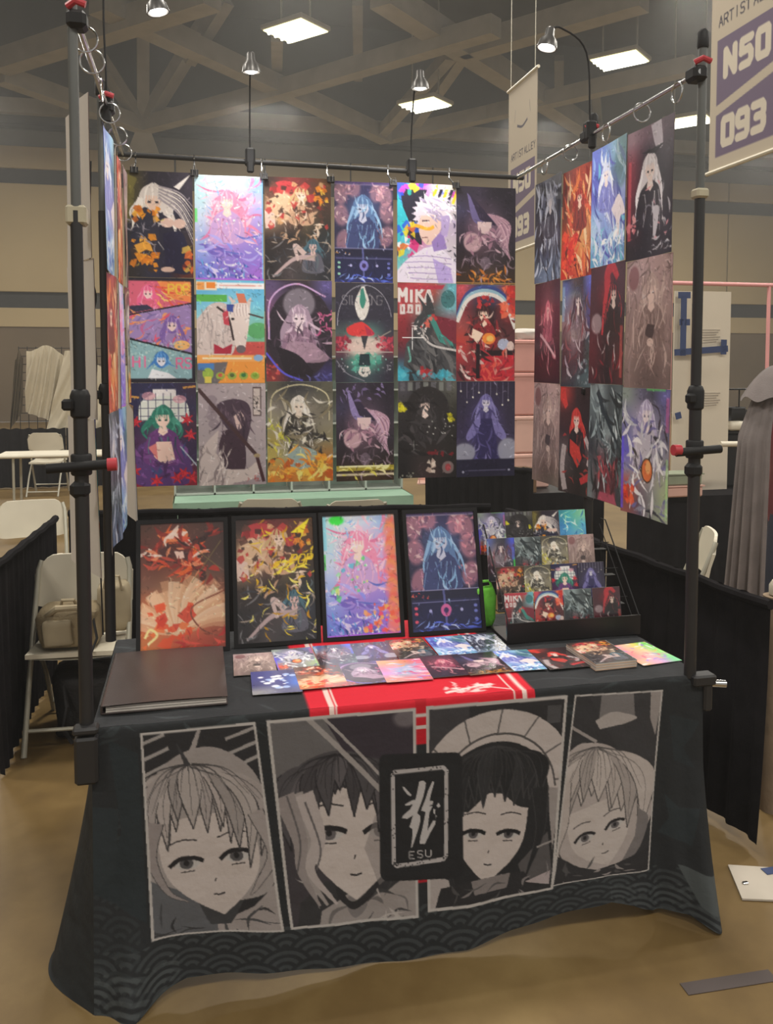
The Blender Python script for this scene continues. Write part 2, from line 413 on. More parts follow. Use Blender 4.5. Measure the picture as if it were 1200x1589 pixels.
M_TAN2 = mat('pale_tan_fascia', 'b09c76', .8, 0, .05, .5)
M_BAND = mat('black_wall_band', '2c2b2a', .8, 0, .1)
struct(MB().box(((X0 + X1) / 2, (Y0 + Y1) / 2, ZC + .1), (X1 - X0 + .8, Y1 - Y0 + .9, .2)).build('ceiling', M_CEIL, smooth=False))
wb = struct(MB().box(((X0 + X1) / 2, Y1 + .25, 1.5), (X1 - X0, .3, 3.0)).box(((X0 + X1) / 2, Y1 + .25, 10.35), (X1 - X0, .3, 4.3), m=1).build('wall_back', [M_WALLB, M_CEIL], smooth=False))
MB().box(((X0 + X1) / 2, Y1 + .28, 5.6), (X1 - X0, .2, 5.4)).build('wall_core', M_BAND, wb, smooth=False)
first = None
npan = 16; pw = (X1 - X0) / npan
for (z0, z1, mt) in ((2.85, 3.42, M_TAN2), (3.9, 7.1, M_TAN), (7.55, 8.2, M_TAN2)):
    me = None
    for i in range(npan):
        if me is None:
            o = MB().box((0, 0, 0), (pw - .05, .12, z1 - z0), bev=.015).build('panel', mt, wb, smooth=False); me = o.data
        else:
            o = bpy.data.objects.new('panel', me); COL.objects.link(o); o.parent = wb
        o.location = (X0 + pw * (i + .5), Y1 + .11, (z0 + z1) / 2)
struct(MB().box((X0 - .15, (Y0 + Y1) / 2, ZC / 2), (.3, Y1 - Y0, ZC)).build('wall_left', M_TAN, smooth=False))
struct(MB().box((X1 + .15, (Y0 + Y1) / 2, ZC / 2), (.3, Y1 - Y0, ZC)).build('wall_right', M_TAN, smooth=False))

# roof trusses: every member a part of its truss
def truss(label, members):
    t = thing('roof_truss', label, 'truss', (0, 0, 0))
    for p, q, a in members: MB().bar(p, q, a, a).build('truss_member', M_BEAM, t, smooth=False)
    return t
Zt = 9.0
N1 = at(222, 195, y=24.3)
t1 = truss('beige steel truss fanning out from the bracket on the far wall', [
    (at(0, 116, z=Zt), N1, .42), (N1, at(440, 138, z=Zt), .42), (at(440, 138, z=Zt), at(770, 40, z=Zt), .42),
    (N1, at(128, 50, y=22.5), .34), (N1, at(222, 40, y=23), .34), (N1, at(335, 10, y=22), .38)])
MB().add([at(196, 240, y=24.6), at(248, 240, y=24.6), at(232, 198, y=24.2), at(212, 198, y=24.2), at(196, 240, y=24.95), at(248, 240, y=24.95), at(232, 198, y=24.95), at(212, 198, y=24.95)],
         [(0, 1, 2, 3), (0, 4, 5, 1), (1, 5, 6, 2), (2, 6, 7, 3), (3, 7, 4, 0), (7, 6, 5, 4)]).build('wall_bracket', M_BEAM, t1, smooth=False)
truss('beige steel chord running from upper left down behind the poster lamps', [
    (at(150, 0, z=9.4), at(300, 72, z=9.3), .5), (at(300, 72, z=9.3), at(600, 212, y=24), .45), (at(0, 98, z=9.2), at(330, -8, z=9.2), .5),
    (at(430, 55, z=9.3), at(430, 140, y=23.5), .28), (at(352, 0, z=10.4), at(292, 95, z=9.3), .3)])
truss('beige steel chord crossing high over the hall toward the right wall', [
    (at(590, -10, z=9.3), at(722, 76, z=9.3), .5), (at(722, 76, z=9.3), at(935, 214, y=24), .5), (at(700, 84, z=9.3), at(590, 208, y=23.8), .3),
    (at(722, 76, z=9.3), at(1000, -5, z=9.3), .5), (at(555, 0, z=10.4), at(556, 120, y=23), .26)])
truss('beige steel member pair rising behind the far white sign toward the right', [
    (at(600, 212, y=24.2), at(760, 176, z=9.2), .4), (at(760, 176, z=9.2), at(1080, 100, z=9.0), .4), (at(868, 182, y=23.6), at(868, 90, y=22), .28), (at(930, 212, y=24.4), at(925, 145, y=22.5), .26), (at(640, 200, y=24), at(722, 80, z=9.3), .28)])
struct(MB().box(((X0 + X1) / 2, Y1 - .3, 9.25), (X1 - X0, .3, .42)).build('trim_1', M_BEAM, smooth=False))
struct(MB().box(((X0 + X1) / 2, Y1 - .1, 8.72), (X1 - X0, .2, .12)).build('trim_2', M_BAND, smooth=False))

# high bay fixtures in view
M_LENS = mat('lit_diffuser', 'f6efb4', .4, 0, .02, emit=1.6)
M_LENS2 = mat('lit_tube', 'fffde8', .4, 0, 0, emit=4.0)
def ceiling_light(px, py, z, label, rz):
    p = at(px, py, z=z); t = thing('ceiling_light', label, 'ceiling light', p, rz, 'high bay fixtures')
    MB().box((0, 0, .06), (1.15, .95, .1), bev=.02).build('fixture_frame', M_BEAM, t, smooth=False)
    MB().box((0, 0, 0), (1.05, .85, .03)).build('diffuser', M_LENS, t, smooth=False)
    for k in range(4): MB().tube([(-.5, -.3 + .2 * k, -.03), (.5, -.3 + .2 * k, -.03)], .035, 6).build('lamp_tube', M_LENS2, t)
    MB().bar((-.4, 0, .1), (-.4, 0, ZC - p.z), .03).bar((.4, 0, .1), (.4, 0, ZC - p.z), .03).build('hanger_rod', M_BEAM, t, smooth=False)
ceiling_light(459, 48, 8.7, 'glowing rectangular hall light near the top, left of centre', -.85)
ceiling_light(660, 163, 8.3, 'glowing rectangular hall light right below a clip lamp at centre', -.85)
ceiling_light(962, 94, 8.6, 'glowing rectangular hall light high beside the right poster rod', -.85)
ceiling_light(1070, 188, 8.2, 'glowing hall light half hidden behind the front right pole', -.85)

# faint haze volume, added to lift the dark hall like a lens veil
hz = bpy.data.materials.new('added_haze_volume'); hz.use_nodes = True; _n = hz.node_tree; _n.nodes.clear()
_o = _n.nodes.new('ShaderNodeOutputMaterial'); _v = _n.nodes.new('ShaderNodeVolumeScatter'); _v.inputs['Color'].default_value = (1, .99, .96, 1); _v.inputs['Density'].default_value = HAZE; _v.inputs['Anisotropy'].default_value = .35
_n.links.new(_v.outputs[0], _o.inputs['Volume'])
ho = MB().box(((X0 + X1) / 2, (Y0 + Y1) / 2, ZC / 2), (X1 - X0 - .1, Y1 - Y0 - .1, ZC - .1)).build('added_haze', hz, smooth=False); struct(ho)

# ------------------------------------------------------------------ poster pictures: generic stand-ins, painted in the prints' colours
def art_silver(c):
    c.base(['5a5128 2a2530 2b2733 3a3340', '4a4428 2a2632 29283a 332f3c', '2b2830 2c2a3c 28283a 2a2836', '26242e 2a2a3c 26263a 3a2c30', '2a2424 28283a 24243a 5a2c24'])
    c.poly([(0, .1), (.16, .28), (.12, .7), (0, .8)], '6d6430', .8); c.poly([(.04, .05), (.2, .12), (.1, .35)], '837a3a', .7)
    c.figure(.42, .4, .62, 'd8cfc8', 'e2c2ae', '262638', 'efe8e0', seed=3, long=1.1)
    for i in range(9): c.line([(.5, .22 + .02 * i), (.8, .3 + .04 * i), (1.0, .5 + .07 * i)], .035, 'd6cec8' if i % 2 else '9d949a', w1=.008)
    c.poly([(.98, .02), (.72, .22), (.8, .26)], 'e8e2dc')
    c.poly(curve([(.3, .52), (.1, .66), (.2, .8), (.14, 1.05), (.4, 1.2), (.5, .9), (.44, .6)]), '2a2a3a')
    c.shards(16, 'f29a1e e98312 ffb53a c9661a', (.12, .5, .5, .72), .03, .09, 4); c.shards(22, 'f0951e ffb13a 3a2a24 d97a18', (.12, .95, .45, 1.45), .04, .13, 5)
    c.ell(.62, .74, .1, .07, 'd9b8aa'); c.ell(.8, .75, .09, .07, 'd9b8aa'); c.poly(curve([(.55, .9), (.85, .9), (.95, 1.45), (.6, 1.45)]), '20203a')
    c.shards(10, 'c03028 d8b04a 702420 e06a2a', (.85, 1.1, 1.0, 1.5), .03, .09, 6); c.ell(.62, 1.42, .1, .04, 'd0b0a0'); c.chaos(14, 'd0c8c4 8a8490', (.1, .6, .5, 1.2), .08, .2, .02, 7)
def art_pastel(c, rainbow=0):
    c.base(['bfe0e8 d6e4f0 c8d4f4 8fb8ea', 'b8dce8 e9a9cc f0a6c4 c6b8ee', 'c6d2ee ee9cc0 f2b0cc b6a0e6', '9fb4e8 d488c8 b890de a08ae0', '8a9ae2 9a80d8 8f7ad8 8a78da', '6a7ad8 7468d0 8a70d8 a068d8'])
    c.chaos(60, 'f2a0c0 ec86ae f8c6da e070a0', (.2, .15, .85, .85), .15, .4, .04, 2); c.figure(.47, .38, .46, 'ee8fb4', 'f6d8cc', 'c8a0d8', 'f8bcd2', 'a05888', seed=5, long=1.2, eyes=False)
    c.chaos(50, '5868c8 8a90f0 b0a8f4 6a58c0 d8d0ff', (0, .85, 1, 1.5), .1, .35, .035, 3, ang=.3); c.dots(70, 'ffffff e8f6ff ffd8f0 a8e8f8', (0, 0, 1, 1.5), .006, .018, 4)
    c.chaos(40, 'ffffff 9adcf0 f0c0e8 80b8f0', (0, 0, 1, .5), .05, .15, .015, 5); c.chaos(40, '3a4ab0 5aa0e0 203a90 e8e8ff', (0, 1.2, 1, 1.5), .06, .14, .02, 6, ang=1.5)
    c.line([(0, 0), (1, 0)], .03, 'd8ecf8'); c.line([(.99, 0), (.99, 1.54)], .03, '78b4ee'); c.line([(0, 1.53), (1, 1.53)], .03, 'b060e8'); c.rect(0, .5, .04, .7, '58e060', .8)
    if rainbow:  # holographic sheen painted on as coloured spots
        c.ell(.2, .07, .08, .05, '30f040', soft=.6); c.rect(0, 0, .06, .45, '7ad8f0', .7)
        for i in range(24): c.ell(.95 - .02 * (i % 4), .1 + .06 * i, .07, .09, ('ff8030', 'ff5040', 'ffb040', 'ff6a80')[i % 4], .45, soft=.5)
        c.shards(40, 'ff5a3a ff8a5a ff4060 ffb05a', (.5, 1.15, 1, 1.5), .02, .06, 8); c.shards(22, '50e070 90f0a0 40c8e0 e8f070', (.1, .55, .6, 1.1), .02, .06, 9, .7)
def art_feast(c, gold=0):
    c.base(['3a2a26 7a3030 6a3430 5a3c24', '8a6a50 a8605a 7a5044 4a342c', 'a08468 6a4c40 6a5a44 3a302a', '3c302c 2c2828 3a342c 2c3032', '2a2628 3a3436 5a4c4a 30323a', '2a2628 4a4244 3c3a3c 2a2a30'])
    c.ell(.3, .22, .22, .16, 'b83a3e'); c.ell(.25, .45, .2, .2, 'd8b490', soft=.3); c.poly([(0, .5), (.15, .55), (.17, .75), (.02, .78)], 'dfc2b4')
    c.figure(.55, .25, .34, 'c8a878', 'e8cdb8', 'c9a080', 'a83238', '4a2a24', seed=8, long=.9); c.shards(60, 'c03c3a e0c0a0 8a2c2c d0a070 5a3a30 402c28', (.05, .1, .95, .75), .03, .08, 11)
    c.chaos(40, 'e8d0b8 8a6a50 c8a080 5a4030', (.2, .4, .8, .95), .06, .18, .03, 12); c.shards(12, 'e88a2a d0701e f0c040', (.74, .1, .95, .4), .03, .07, 13)
    c.figure(.72, 1.02, .3, '486a78', 'd8b4ae', '5a5a66', '2e4a58', '2a2a30', seed=9, long=.9); c.line([(.75, 1.2), (.45, 1.22), (.12, 1.5)], .09, 'b8a0a0', w1=.03); c.line([(.6, 1.15), (.45, 1.02), (.5, 1.25)], .08, 'c8b0aa', w1=.04)
    c.chaos(40, '7a787a 5a6a70 a89888 3a3c44', (0, .85, 1, 1.5), .1, .3, .018, 14)
    if gold:
        c.chaos(60, 'f2d428 e8b818 fff070 c89010', (0, .02, 1, 1.5), .06, .2, .022, 15); c.poly([(.95, .02), (.7, .2), (.85, .2), (.8, .34)], 'f4e028'); c.text('POP', .68, .48, .12, 'e8c820', bold=.14, slant=.4); c.chaos(16, 'ffe840 f0c820', (.45, .55, .95, .75), .1, .22, .03, 16, ang=-.4)
def art_player(c, tint=0):
    pk = 'c08a96' if not tint else 'd88a9a'
    c.base(['2c2a44 3a3860 34325a 2c2a42', '30304e 4a5a88 40507e 2e2c48', '2e2c48 3c4a78 34406c 2e2a44', '2a2842 2e3054 2c2e50 2a2842', '26264a 26284e 26284e 26264a', '2a2e62 2c3064 2c3068 2e3470'])
    r = random.Random(4)
    for x, y in ((.12, .22), (.14, .55), (.13, .88), (.87, .2), (.9, .5), (.86, .8), (.3, .1), (.72, .13)):
        x += r.uniform(-.03, .03); y += r.uniform(-.04, .04); a = r.uniform(-.5, .5)
        c.ell(x, y, .1, .14, pk, .6, soft=.5, rot=a); c.chaos(12, pk + ' 6a4a6a e0c0c0 a87888', (x - .1, y - .13, x + .1, y + .12), .06, .14, .03, int(x * 100 + y * 10), al=.75)
    c.figure(.48, .38, .5, '5878a8', 'c0c4dc', '3a4472', '88b0d8', '202448', seed=12, long=1.15); c.chaos(18, '88b8e0 a8c8e8 384878', (.3, .2, .75, 1.0), .15, .35, .025, 13, ang=1.6)
    c.rect(0, 1.02, 1, 1.14, '1e1e38'); c.line([(0, 1.02), (1, 1.02)], .01, '8a88b0'); c.line([(.03, 1.17), (.97, 1.17)], .01, '6a6a98'); c.rect(0, 1.18, 1, 1.5, '1f2142', .8)
    c.chaos(9, 'f06a5a d84848' if tint else 'c89048 a8a8c8', (.04, 1.05, .28, 1.12), .02, .07, .016, 17); c.line([(.48, 1.02), (.5, 1.5)], .03, '6a70b8', al=.7); c.ell(.5, 1.28, .075, .08, 'd0609a' if tint else '7a78c8'); c.ell(.5, 1.28, .035, .035, '3a2a5a')
    for x in (.28, .72): c.ell(x, 1.28, .022, .022, 'a8a8d8')
    for y in (1.24, 1.31, 1.41): c.ell(.08, y, .025, .02, '88c0a8' if not tint else 'e0506a'); c.ell(.92, y, .025, .02, '7078c8')
    c.chaos(24, 'c8d8ff 5870e8 90b0ff 4050c0', (.05, 1.44, .95, 1.52), .08, .2, .018, 18, ang=0); c.rect(0, 0, 1, .05, '4a3a6a'); c.rect(0, .04, 1, .055, 'a8a0b8', .6)
def art_white_coat(c):
    c.base(['3a58d8 b84ac0 d8c8d8 d8d0c8', '38b8c8 2a2838 d0c4d4 c8c0c0', 'e8d8d0 2c2a38 d8cce0 b8a8c0', '48c0d0 c86a90 c8b8e0 c8bcc8', '58b8b8 d8d0e8 c0b0e0 d8d0dc', '90d0d8 e0d8f0 b8a8e8 d0c8e8'])
    c.poly([(.05, .1), (.5, .1), (.38, .45), (.42, .95), (.2, .95)], '2a2838'); c.poly([(0, .15), (.2, .6), (0, 1.0)], '30b8c8'); c.shards(26, '2858d8 f0d020 e02878 30c8d0 3a2858 f8f0f0 e86828', (0, .6, .4, 1.15), .04, .11, 21); c.shards(16, '3050e0 f0d830 d040c0 30b8a8 282838 e8e0e0', (0, 0, 1, .2), .04, .1, 22)
    for i in range(5): c.poly([(.55 + .09 * i, .3), (.63 + .09 * i, .08), (.68 + .09 * i, .08), (.6 + .09 * i, .3)], ('f0c828', '2a2838')[i % 2])
    c.poly(curve([(.45, 1.0), (.1, 1.25), (0, 1.545), (1, 1.545), (.95, 1.2), (.7, .95)]), 'e4dcec')
    for i in range(16):
        a = 2.2 + i * .3; c.poly([(.6 + .26 * math.cos(a - .2), .46 + .24 * math.sin(a - .2)), (.6 + .36 * math.cos(a), .46 + .33 * math.sin(a)), (.6 + .26 * math.cos(a + .2), .46 + .24 * math.sin(a + .2))], 'd8ccda')
    c.ell(.6, .46, .29, .26, 'dcd0dc'); c.poly(curve([(.4, .5), (.36, .66), (.4, .84), (.52, .95), (.68, .86), (.76, .62), (.7, .48)]), 'e6c4b6'); c.poly([(.58, .9), (.76, .7), (.84, 1.0), (.62, 1.05)], '8f74bc', .9)
    c.line([(.42, .58), (.54, .57)], .02, '4a3a4a'); c.line([(.3, .65), (.52, .7), (.62, .66)], .055, 'f0b030'); c.line([(.42, .84), (.52, .83)], .015, '8a5a58')
    c.chaos(40, 'f4eef4 b8a8cc a898bc e8e0ee', (.36, .2, .85, .52), .12, .28, .03, 23, ang=.4); c.poly(curve([(.74, .5), (.88, .5), (.84, .8), (.74, .78)]), 'b09ccc'); c.chaos(10, '282838 403858', (.88, .3, 1, 1.2), .05, .12, .02, 24)
    for i in range(5): c.line([(.1 + .03 * i, 1.15 + .08 * i), (.5, 1.12 + .09 * i), (.92, 1.16 + .08 * i)], .012, 'a088c0')
    c.poly([(.6, 1.15), (.9, 1.3), (.95, 1.54), (.7, 1.54)], 'a890dc', .7); c.chaos(10, '282838 403858', (.85, .3, 1, 1.2), .05, .12, .02, 24)
def art_mauve(c, lit=0):
    c.base(['2e2834 3a3244 2c2632 2a2430', '3a3650 4a3a4c 4a3e4e 2e2834', '3a3040 8a6a7c 7a6076 3a303c', '30283 6a5060 5a4654 302a34'.replace('30283 ', '302834 '), '2c2428 3a3036 3a3238 2e2628', '3a2c22 4a3828 4a382a 3a2a20'])
    hm = 'b890a0' if not lit else 'c8a4bc'
    for i in range(22):
        t = i / 21; c.line([(.5 + .1 * t, .45), (.75 + .15 * math.sin(t * 3), .5 + .2 * t), (.62 + .3 * t, .8 + .35 * t)], .06, (hm, '9a7088', 'd0aab8')[i % 3], w1=.01)
    c.poly(curve([(.18, .1), (.3, .55), (.62, .6), (.6, .5), (.36, .3)]), '6a6090' if not lit else '8a7cb0'); c.poly(curve([(.2, .08), (.5, .4), (.66, .6), (.4, .52)]), '332a40')
    c.poly(curve([(.36, .55), (.38, .68), (.48, .74), (.58, .66), (.6, .55)]), 'e0c4c4')
    c.ell(.28, .88, .14, .14, 'c4a0a8', soft=.2); c.chaos(26, 'd8b4c0 a87c90 7a5a70', (.15, .7, .75, 1.0), .1, .25, .04, 31); c.chaos(40, '8a7480 b09aa8 2a2028 5a4a58', (.1, 1.0, .95, 1.4), .08, .25, .02, 32); c.ell(.5, 1.2, .09, .1, '8a7888', .6)
    if lit: c.rect(0, 1.3, 1, 1.38, 'd8c838', .7); c.rect(.05, 1.3, .9, 1.33, 'fff8c0', .9); c.rect(0, 1.42, 1, 1.46, 'e8dcb8', .9); c.chaos(14, 'f0e860 fff8b0', (0, 1.28, 1, 1.48), .08, .2, .03, 33, ang=0); c.chaos(16, '706090 8878a8', (.0, .05, .9, .3), .06, .16, .03, 36)
    else: c.chaos(26, 'd07828 e89838 a05020', (.1, 1.38, .95, 1.5), .06, .18, .03, 34); c.line([(0, 1.52), (1, 1.52)], .02, 'b08850')
def art_three(c):
    c.rect(0, 0, 1, 1.6, '23212c'); a, b, e = (.05, .95), .04, 1.48
    c.poly([(.04, .05), (.95, .05), (.95, .36), (.04, .54)], 'd8607a'); c.poly([(.45, .05), (.95, .05), (.95, .36), (.6, .3)], 'f08a4a'); c.chaos(24, 'f8b050 e85040 f8d070', (.35, .1, .9, .45), .1, .25, .03, 41, ang=.5)
    c.figure(.32, .22, .32, 'e8608e', 'f4c8c8', '3a3450', 'f890b0', seed=14, body=False); c.poly([(.05, .42), (.3, .4), (.4, .46), (.05, .53)], '34304a'); c.text('POP', .62, .1, .13, 'f4c040', bold=.2)
    c.poly([(.04, .56), (.95, .38), (.95, 1.1), (.04, .88)], '9a80b8'); c.chaos(40, 'e8506a f0804a c06090 7a68a8 f4a060', (.1, .5, .95, .95), .1, .26, .035, 42, ang=2.4); c.figure(.66, .68, .36, '7a5ca8', 'ecd0cc', '6a4888', 'a888c8', seed=15, body=False); c.ell(.8, .99, .12, .07, 'f0b870')
    c.poly([(.04, .91), (.95, 1.13), (.95, 1.48), (.04, 1.48)], '88b0b8'); c.dots(90, '5a8088 a8c8c8 c8d8d0', (.05, .95, .95, 1.25), .008, .02, 43, .6); c.text('HI', .09, 1.16, .15, 'e06a98', bold=.16); c.text('RS', .72, 1.18, .15, 'e06a98', bold=.16)
    c.figure(.5, 1.2, .34, '3a78c0', 'd8d8e4', '8ab0c8', '68a8e0', seed=16, body=False, long=.5); c.poly([(.3, 1.48), (.36, 1.34), (.6, 1.4), (.72, 1.48)], 'e0e4ec')
    for p, q in (((.04, .55), (.95, .37)), ((.04, .9), (.95, 1.12))): c.line([p, q], .022, '1c1a24')
def art_horse(c):
    c.base(['5ab4e0 6ac0e8 70c4ea 60b8e4', '7ac8e4 90d4e8 8ccce4 70c4e0', '98d4d8 a8dce0 90d0d0 78c0b0', 'a8d0d0 b0d8d8 88c8b8 70b890', 'c8b0a0 c8a090 c85a50 c84a48', 'e89848 e8943c f0983c f09a40'])
    c.rect(0, .22, .45, .33, '5ab850'); c.rect(0, .92, 1, 1.12, 'c8504a'); c.rect(.3, .04, 1, .13, 'f0f0f0'); c.rect(0, .03, .3, .16, 'f4e0c0'); c.rect(.02, .04, .12, .15, 'f0a050'); c.rect(.15, .04, .28, .13, 'f08a30'); c.line([(.34, .085), (.96, .08)], .02, 'd8786a', al=.6)
    c.ell(.9, .75, .16, .12, '58a868')
    c.poly(curve([(.0, .6), (.22, .36), (.46, .38), (.56, .7), (.5, 1.12), (0, 1.12)]), 'd2c4be')
    r = random.Random(3)
    for i in range(34): x = r.uniform(0, .5); y = r.uniform(.42, .8); c.line([(x, y), (x + r.uniform(-.02, .03), y + .15), (x + r.uniform(-.05, .05), y + r.uniform(.2, .34))], .02, r.choice(('b3a6a2', 'e4d8d2', 'c2b5b0', '9a8e8d')), w1=.006, al=.7)
    c.poly(curve([(.5, .36), (.76, .34), (.77, .62), (.72, .95), (.69, 1.07), (.6, 1.07), (.56, .95), (.47, .62)]), 'e2d4cc'); c.ell(.645, 1.03, .07, .06, '6d6266'); c.poly(curve([(.52, .36), (.47, .24), (.58, .32)]), 'd8c8c0'); c.poly(curve([(.72, .34), (.8, .26), (.78, .42)]), 'd8c8c0')
    c.ell(.53, .58, .025, .02, '2a2428'); c.line([(.3, .4), (.46, .55), (.54, .9)], .03, '3a2e30'); c.line([(.76, .5), (.98, .56)], .025, '4a3a38'); c.poly([(.38, .5), (.46, .44), (.48, .68), (.4, .66)], 'c84050'); c.poly([(.44, .36), (.56, .36), (.54, .48), (.44, .46)], '3a50a0'); c.poly([(.58, .2), (.7, .2), (.74, .34), (.62, .34)], 'd87a5a')
    for i in range(10): c.line([(.56 + .02 * i, .36), (.54 + .023 * i, .45), (.56 + .022 * i, .54)], .02, ('c8b8b4', 'f0e6e0')[i % 2], w1=.008)
    c.poly([(.25, .95), (.38, 1.02), (.52, .95), (.5, 1.1), (.25, 1.1)], 'b02a40'); c.rect(0, 1.12, 1, 1.22, 'f0a858'); c.line([(.08, 1.17), (.8, 1.17)], .03, 'fff0d0', al=.8); c.ell(.9, 1.16, .07, .05, '88b0d8'); c.rect(0, 1.22, 1, 1.545, 'ef9a3e'); c.poly([(0, 1.25), (.45, 1.22), (.4, 1.4), (.3, 1.545), (0, 1.545)], '6a6668'); c.rect(.02, 1.24, .25, 1.34, '4a80c0')
    c.ell(.16, 1.4, .08, .09, '9aba48'); c.rect(.11, 1.44, .21, 1.54, 'd8c850')
    for i in range(4): c.ell(.34 + .17 * i, 1.43, .065, .055, '98b048'); c.ell(.34 + .17 * i, 1.42, .035, .03, ('c85a40', '5a6a38', '3a7a40', '78a030')[i])
def art_lilac(c):
    c.base(['5a4a70 3a3040 3a3038 5a5088', '6a4a6a 4a4048 4a4048 3a3450', '4a2e48 5a4a58 54465a 3a2c40', '3a2a3a 6a5468 6a5468 2c2430', '3a2834 4a3c4a 4a3c48 2a2230', '8a3a38 3a2c3c 2a2430 3a3468'])
    c.ell(.52, .8, .5, .68, '2e2630'); c.ell(.5, .36, .22, .22, '8c8490', .8, soft=.2)
    for i in range(3): c.line([(.05, .9), (.08, .3), (.45, .06), (.9, .25)], .03 - .008 * i, ('c880b0', '8a78c8', 'e0c0d8')[i], al=.8)
    c.figure(.5, .55, .5, 'a08a9e', 'e0ccd4', '8d6f86', 'c8b0c4', '3a2c3a', seed=18, long=1.2); c.chaos(40, 'b898ac 7a6078 d8c0d0 4a3a4a', (.15, .6, .9, 1.2), .1, .3, .03, 51); c.poly(curve([(.35, .92), (.3, 1.1), (.6, 1.25), (.95, 1.2), (.7, .95)]), 'a88a9c', .8); c.poly(curve([(.15, 1.0), (.5, 1.15), (.7, 1.45), (.3, 1.45)]), '241e26')
    c.chaos(18, 'c05080 e070a0', (.8, .5, 1, .8), .06, .15, .02, 52); c.shards(20, 'c84a48 e07a60 8a2c30', (0, 1.28, .2, 1.52), .02, .06, 53); c.line([(0, 1.1), (.25, 1.4), (.55, 1.53)], .03, '5a58d8'); c.chaos(16, '4a4a90 6a6ab0', (.3, 1.4, 1, 1.53), .1, .2, .02, 54, ang=.5)
def art_cloak(c):
    c.base(['322f3c 34323e 34323e 322f3c', '2f2d3b 33313e 33313e 302e3c', '302e3c 33313e 33313e 302e3c', '4a5a58 6a9a8a 5a8a80 3a3a46', '7a3a4a c8a8a0 b8a098 7a3040', '3a3a44 5aa890 58a890 3a3a44', '2f2d3b 3a4a50 3a4850 2f2d3b'])
    pts = [(.5 + .46 * math.cos(t), .62 + .58 * math.sin(t)) for t in np.linspace(0, 6.28, 40)]
    c.line(pts[19:39], .012, '9a98a4', k=2); c.line([(.02, 1.2), (.2, 1.4), (.5, 1.52)], .012, '8a8894')
    c.text('SILKSONG', .12, .2, .14, '8d8a90', bold=.09, gap=-.02, al=.75)
    c.poly(curve([(.45, .06), (.34, .3), (.38, .5), (.46, .58), (.54, .5), (.58, .3), (.5, .06)]), 'd8d4cc'); c.poly(curve([(.44, .1), (.42, .3), (.47, .4), (.52, .28), (.48, .08)]), '3a8a78')
    c.poly(curve([(.36, .62), (.2, .7), (.24, .8), (.45, .84), (.66, .8), (.58, .68), (.46, .6)]), 'd83a3a'); c.poly([(.5, .66), (.68, .78), (.55, .84)], 'b03048')
    c.ell(.5, .98, .28, .12, 'e0c8bc', .8, soft=.6); c.shards(30, 'b8344a d04a5a 8a2438', (.02, .84, .26, 1.04), .02, .06, 61); c.shards(30, 'b8344a d04a5a 8a2438', (.7, .84, .98, 1.04), .02, .06, 62)
    c.poly([(.44, .82), (.56, .82), (.5, 1.04)], '3a3a42'); c.line([(.6, .92), (.95, .74)], .012, 'a8a090'); c.line([(.02, 1.07), (.98, 1.07)], .012, 'b8b0a8')
    c.shards(26, '3aa088 5ac0a8 2a8070', (.2, 1.1, .8, 1.35), .03, .08, 63, .6); c.poly([(.42, 1.1), (.58, 1.1), (.6, 1.28), (.4, 1.28)], '23343a')
    c.poly(curve([(.42, 1.3), (.4, 1.4), (.5, 1.46), (.6, 1.4), (.58, 1.3)]), 'd6d2ca'); c.chaos(8, '23343a', (.42, 1.35, .58, 1.4), .03, .05, .02, 64); c.dots(24, 'e0e0e0 8adac8', (.05, .9, .95, 1.4), .005, .012, 65); c.chaos(8, 'a8a8b0', (.05, 1.2, .2, 1.35), .03, .07, .012, 66); c.chaos(8, 'a8a8b0', (.78, 1.2, .95, 1.35), .03, .07, .012, 67)
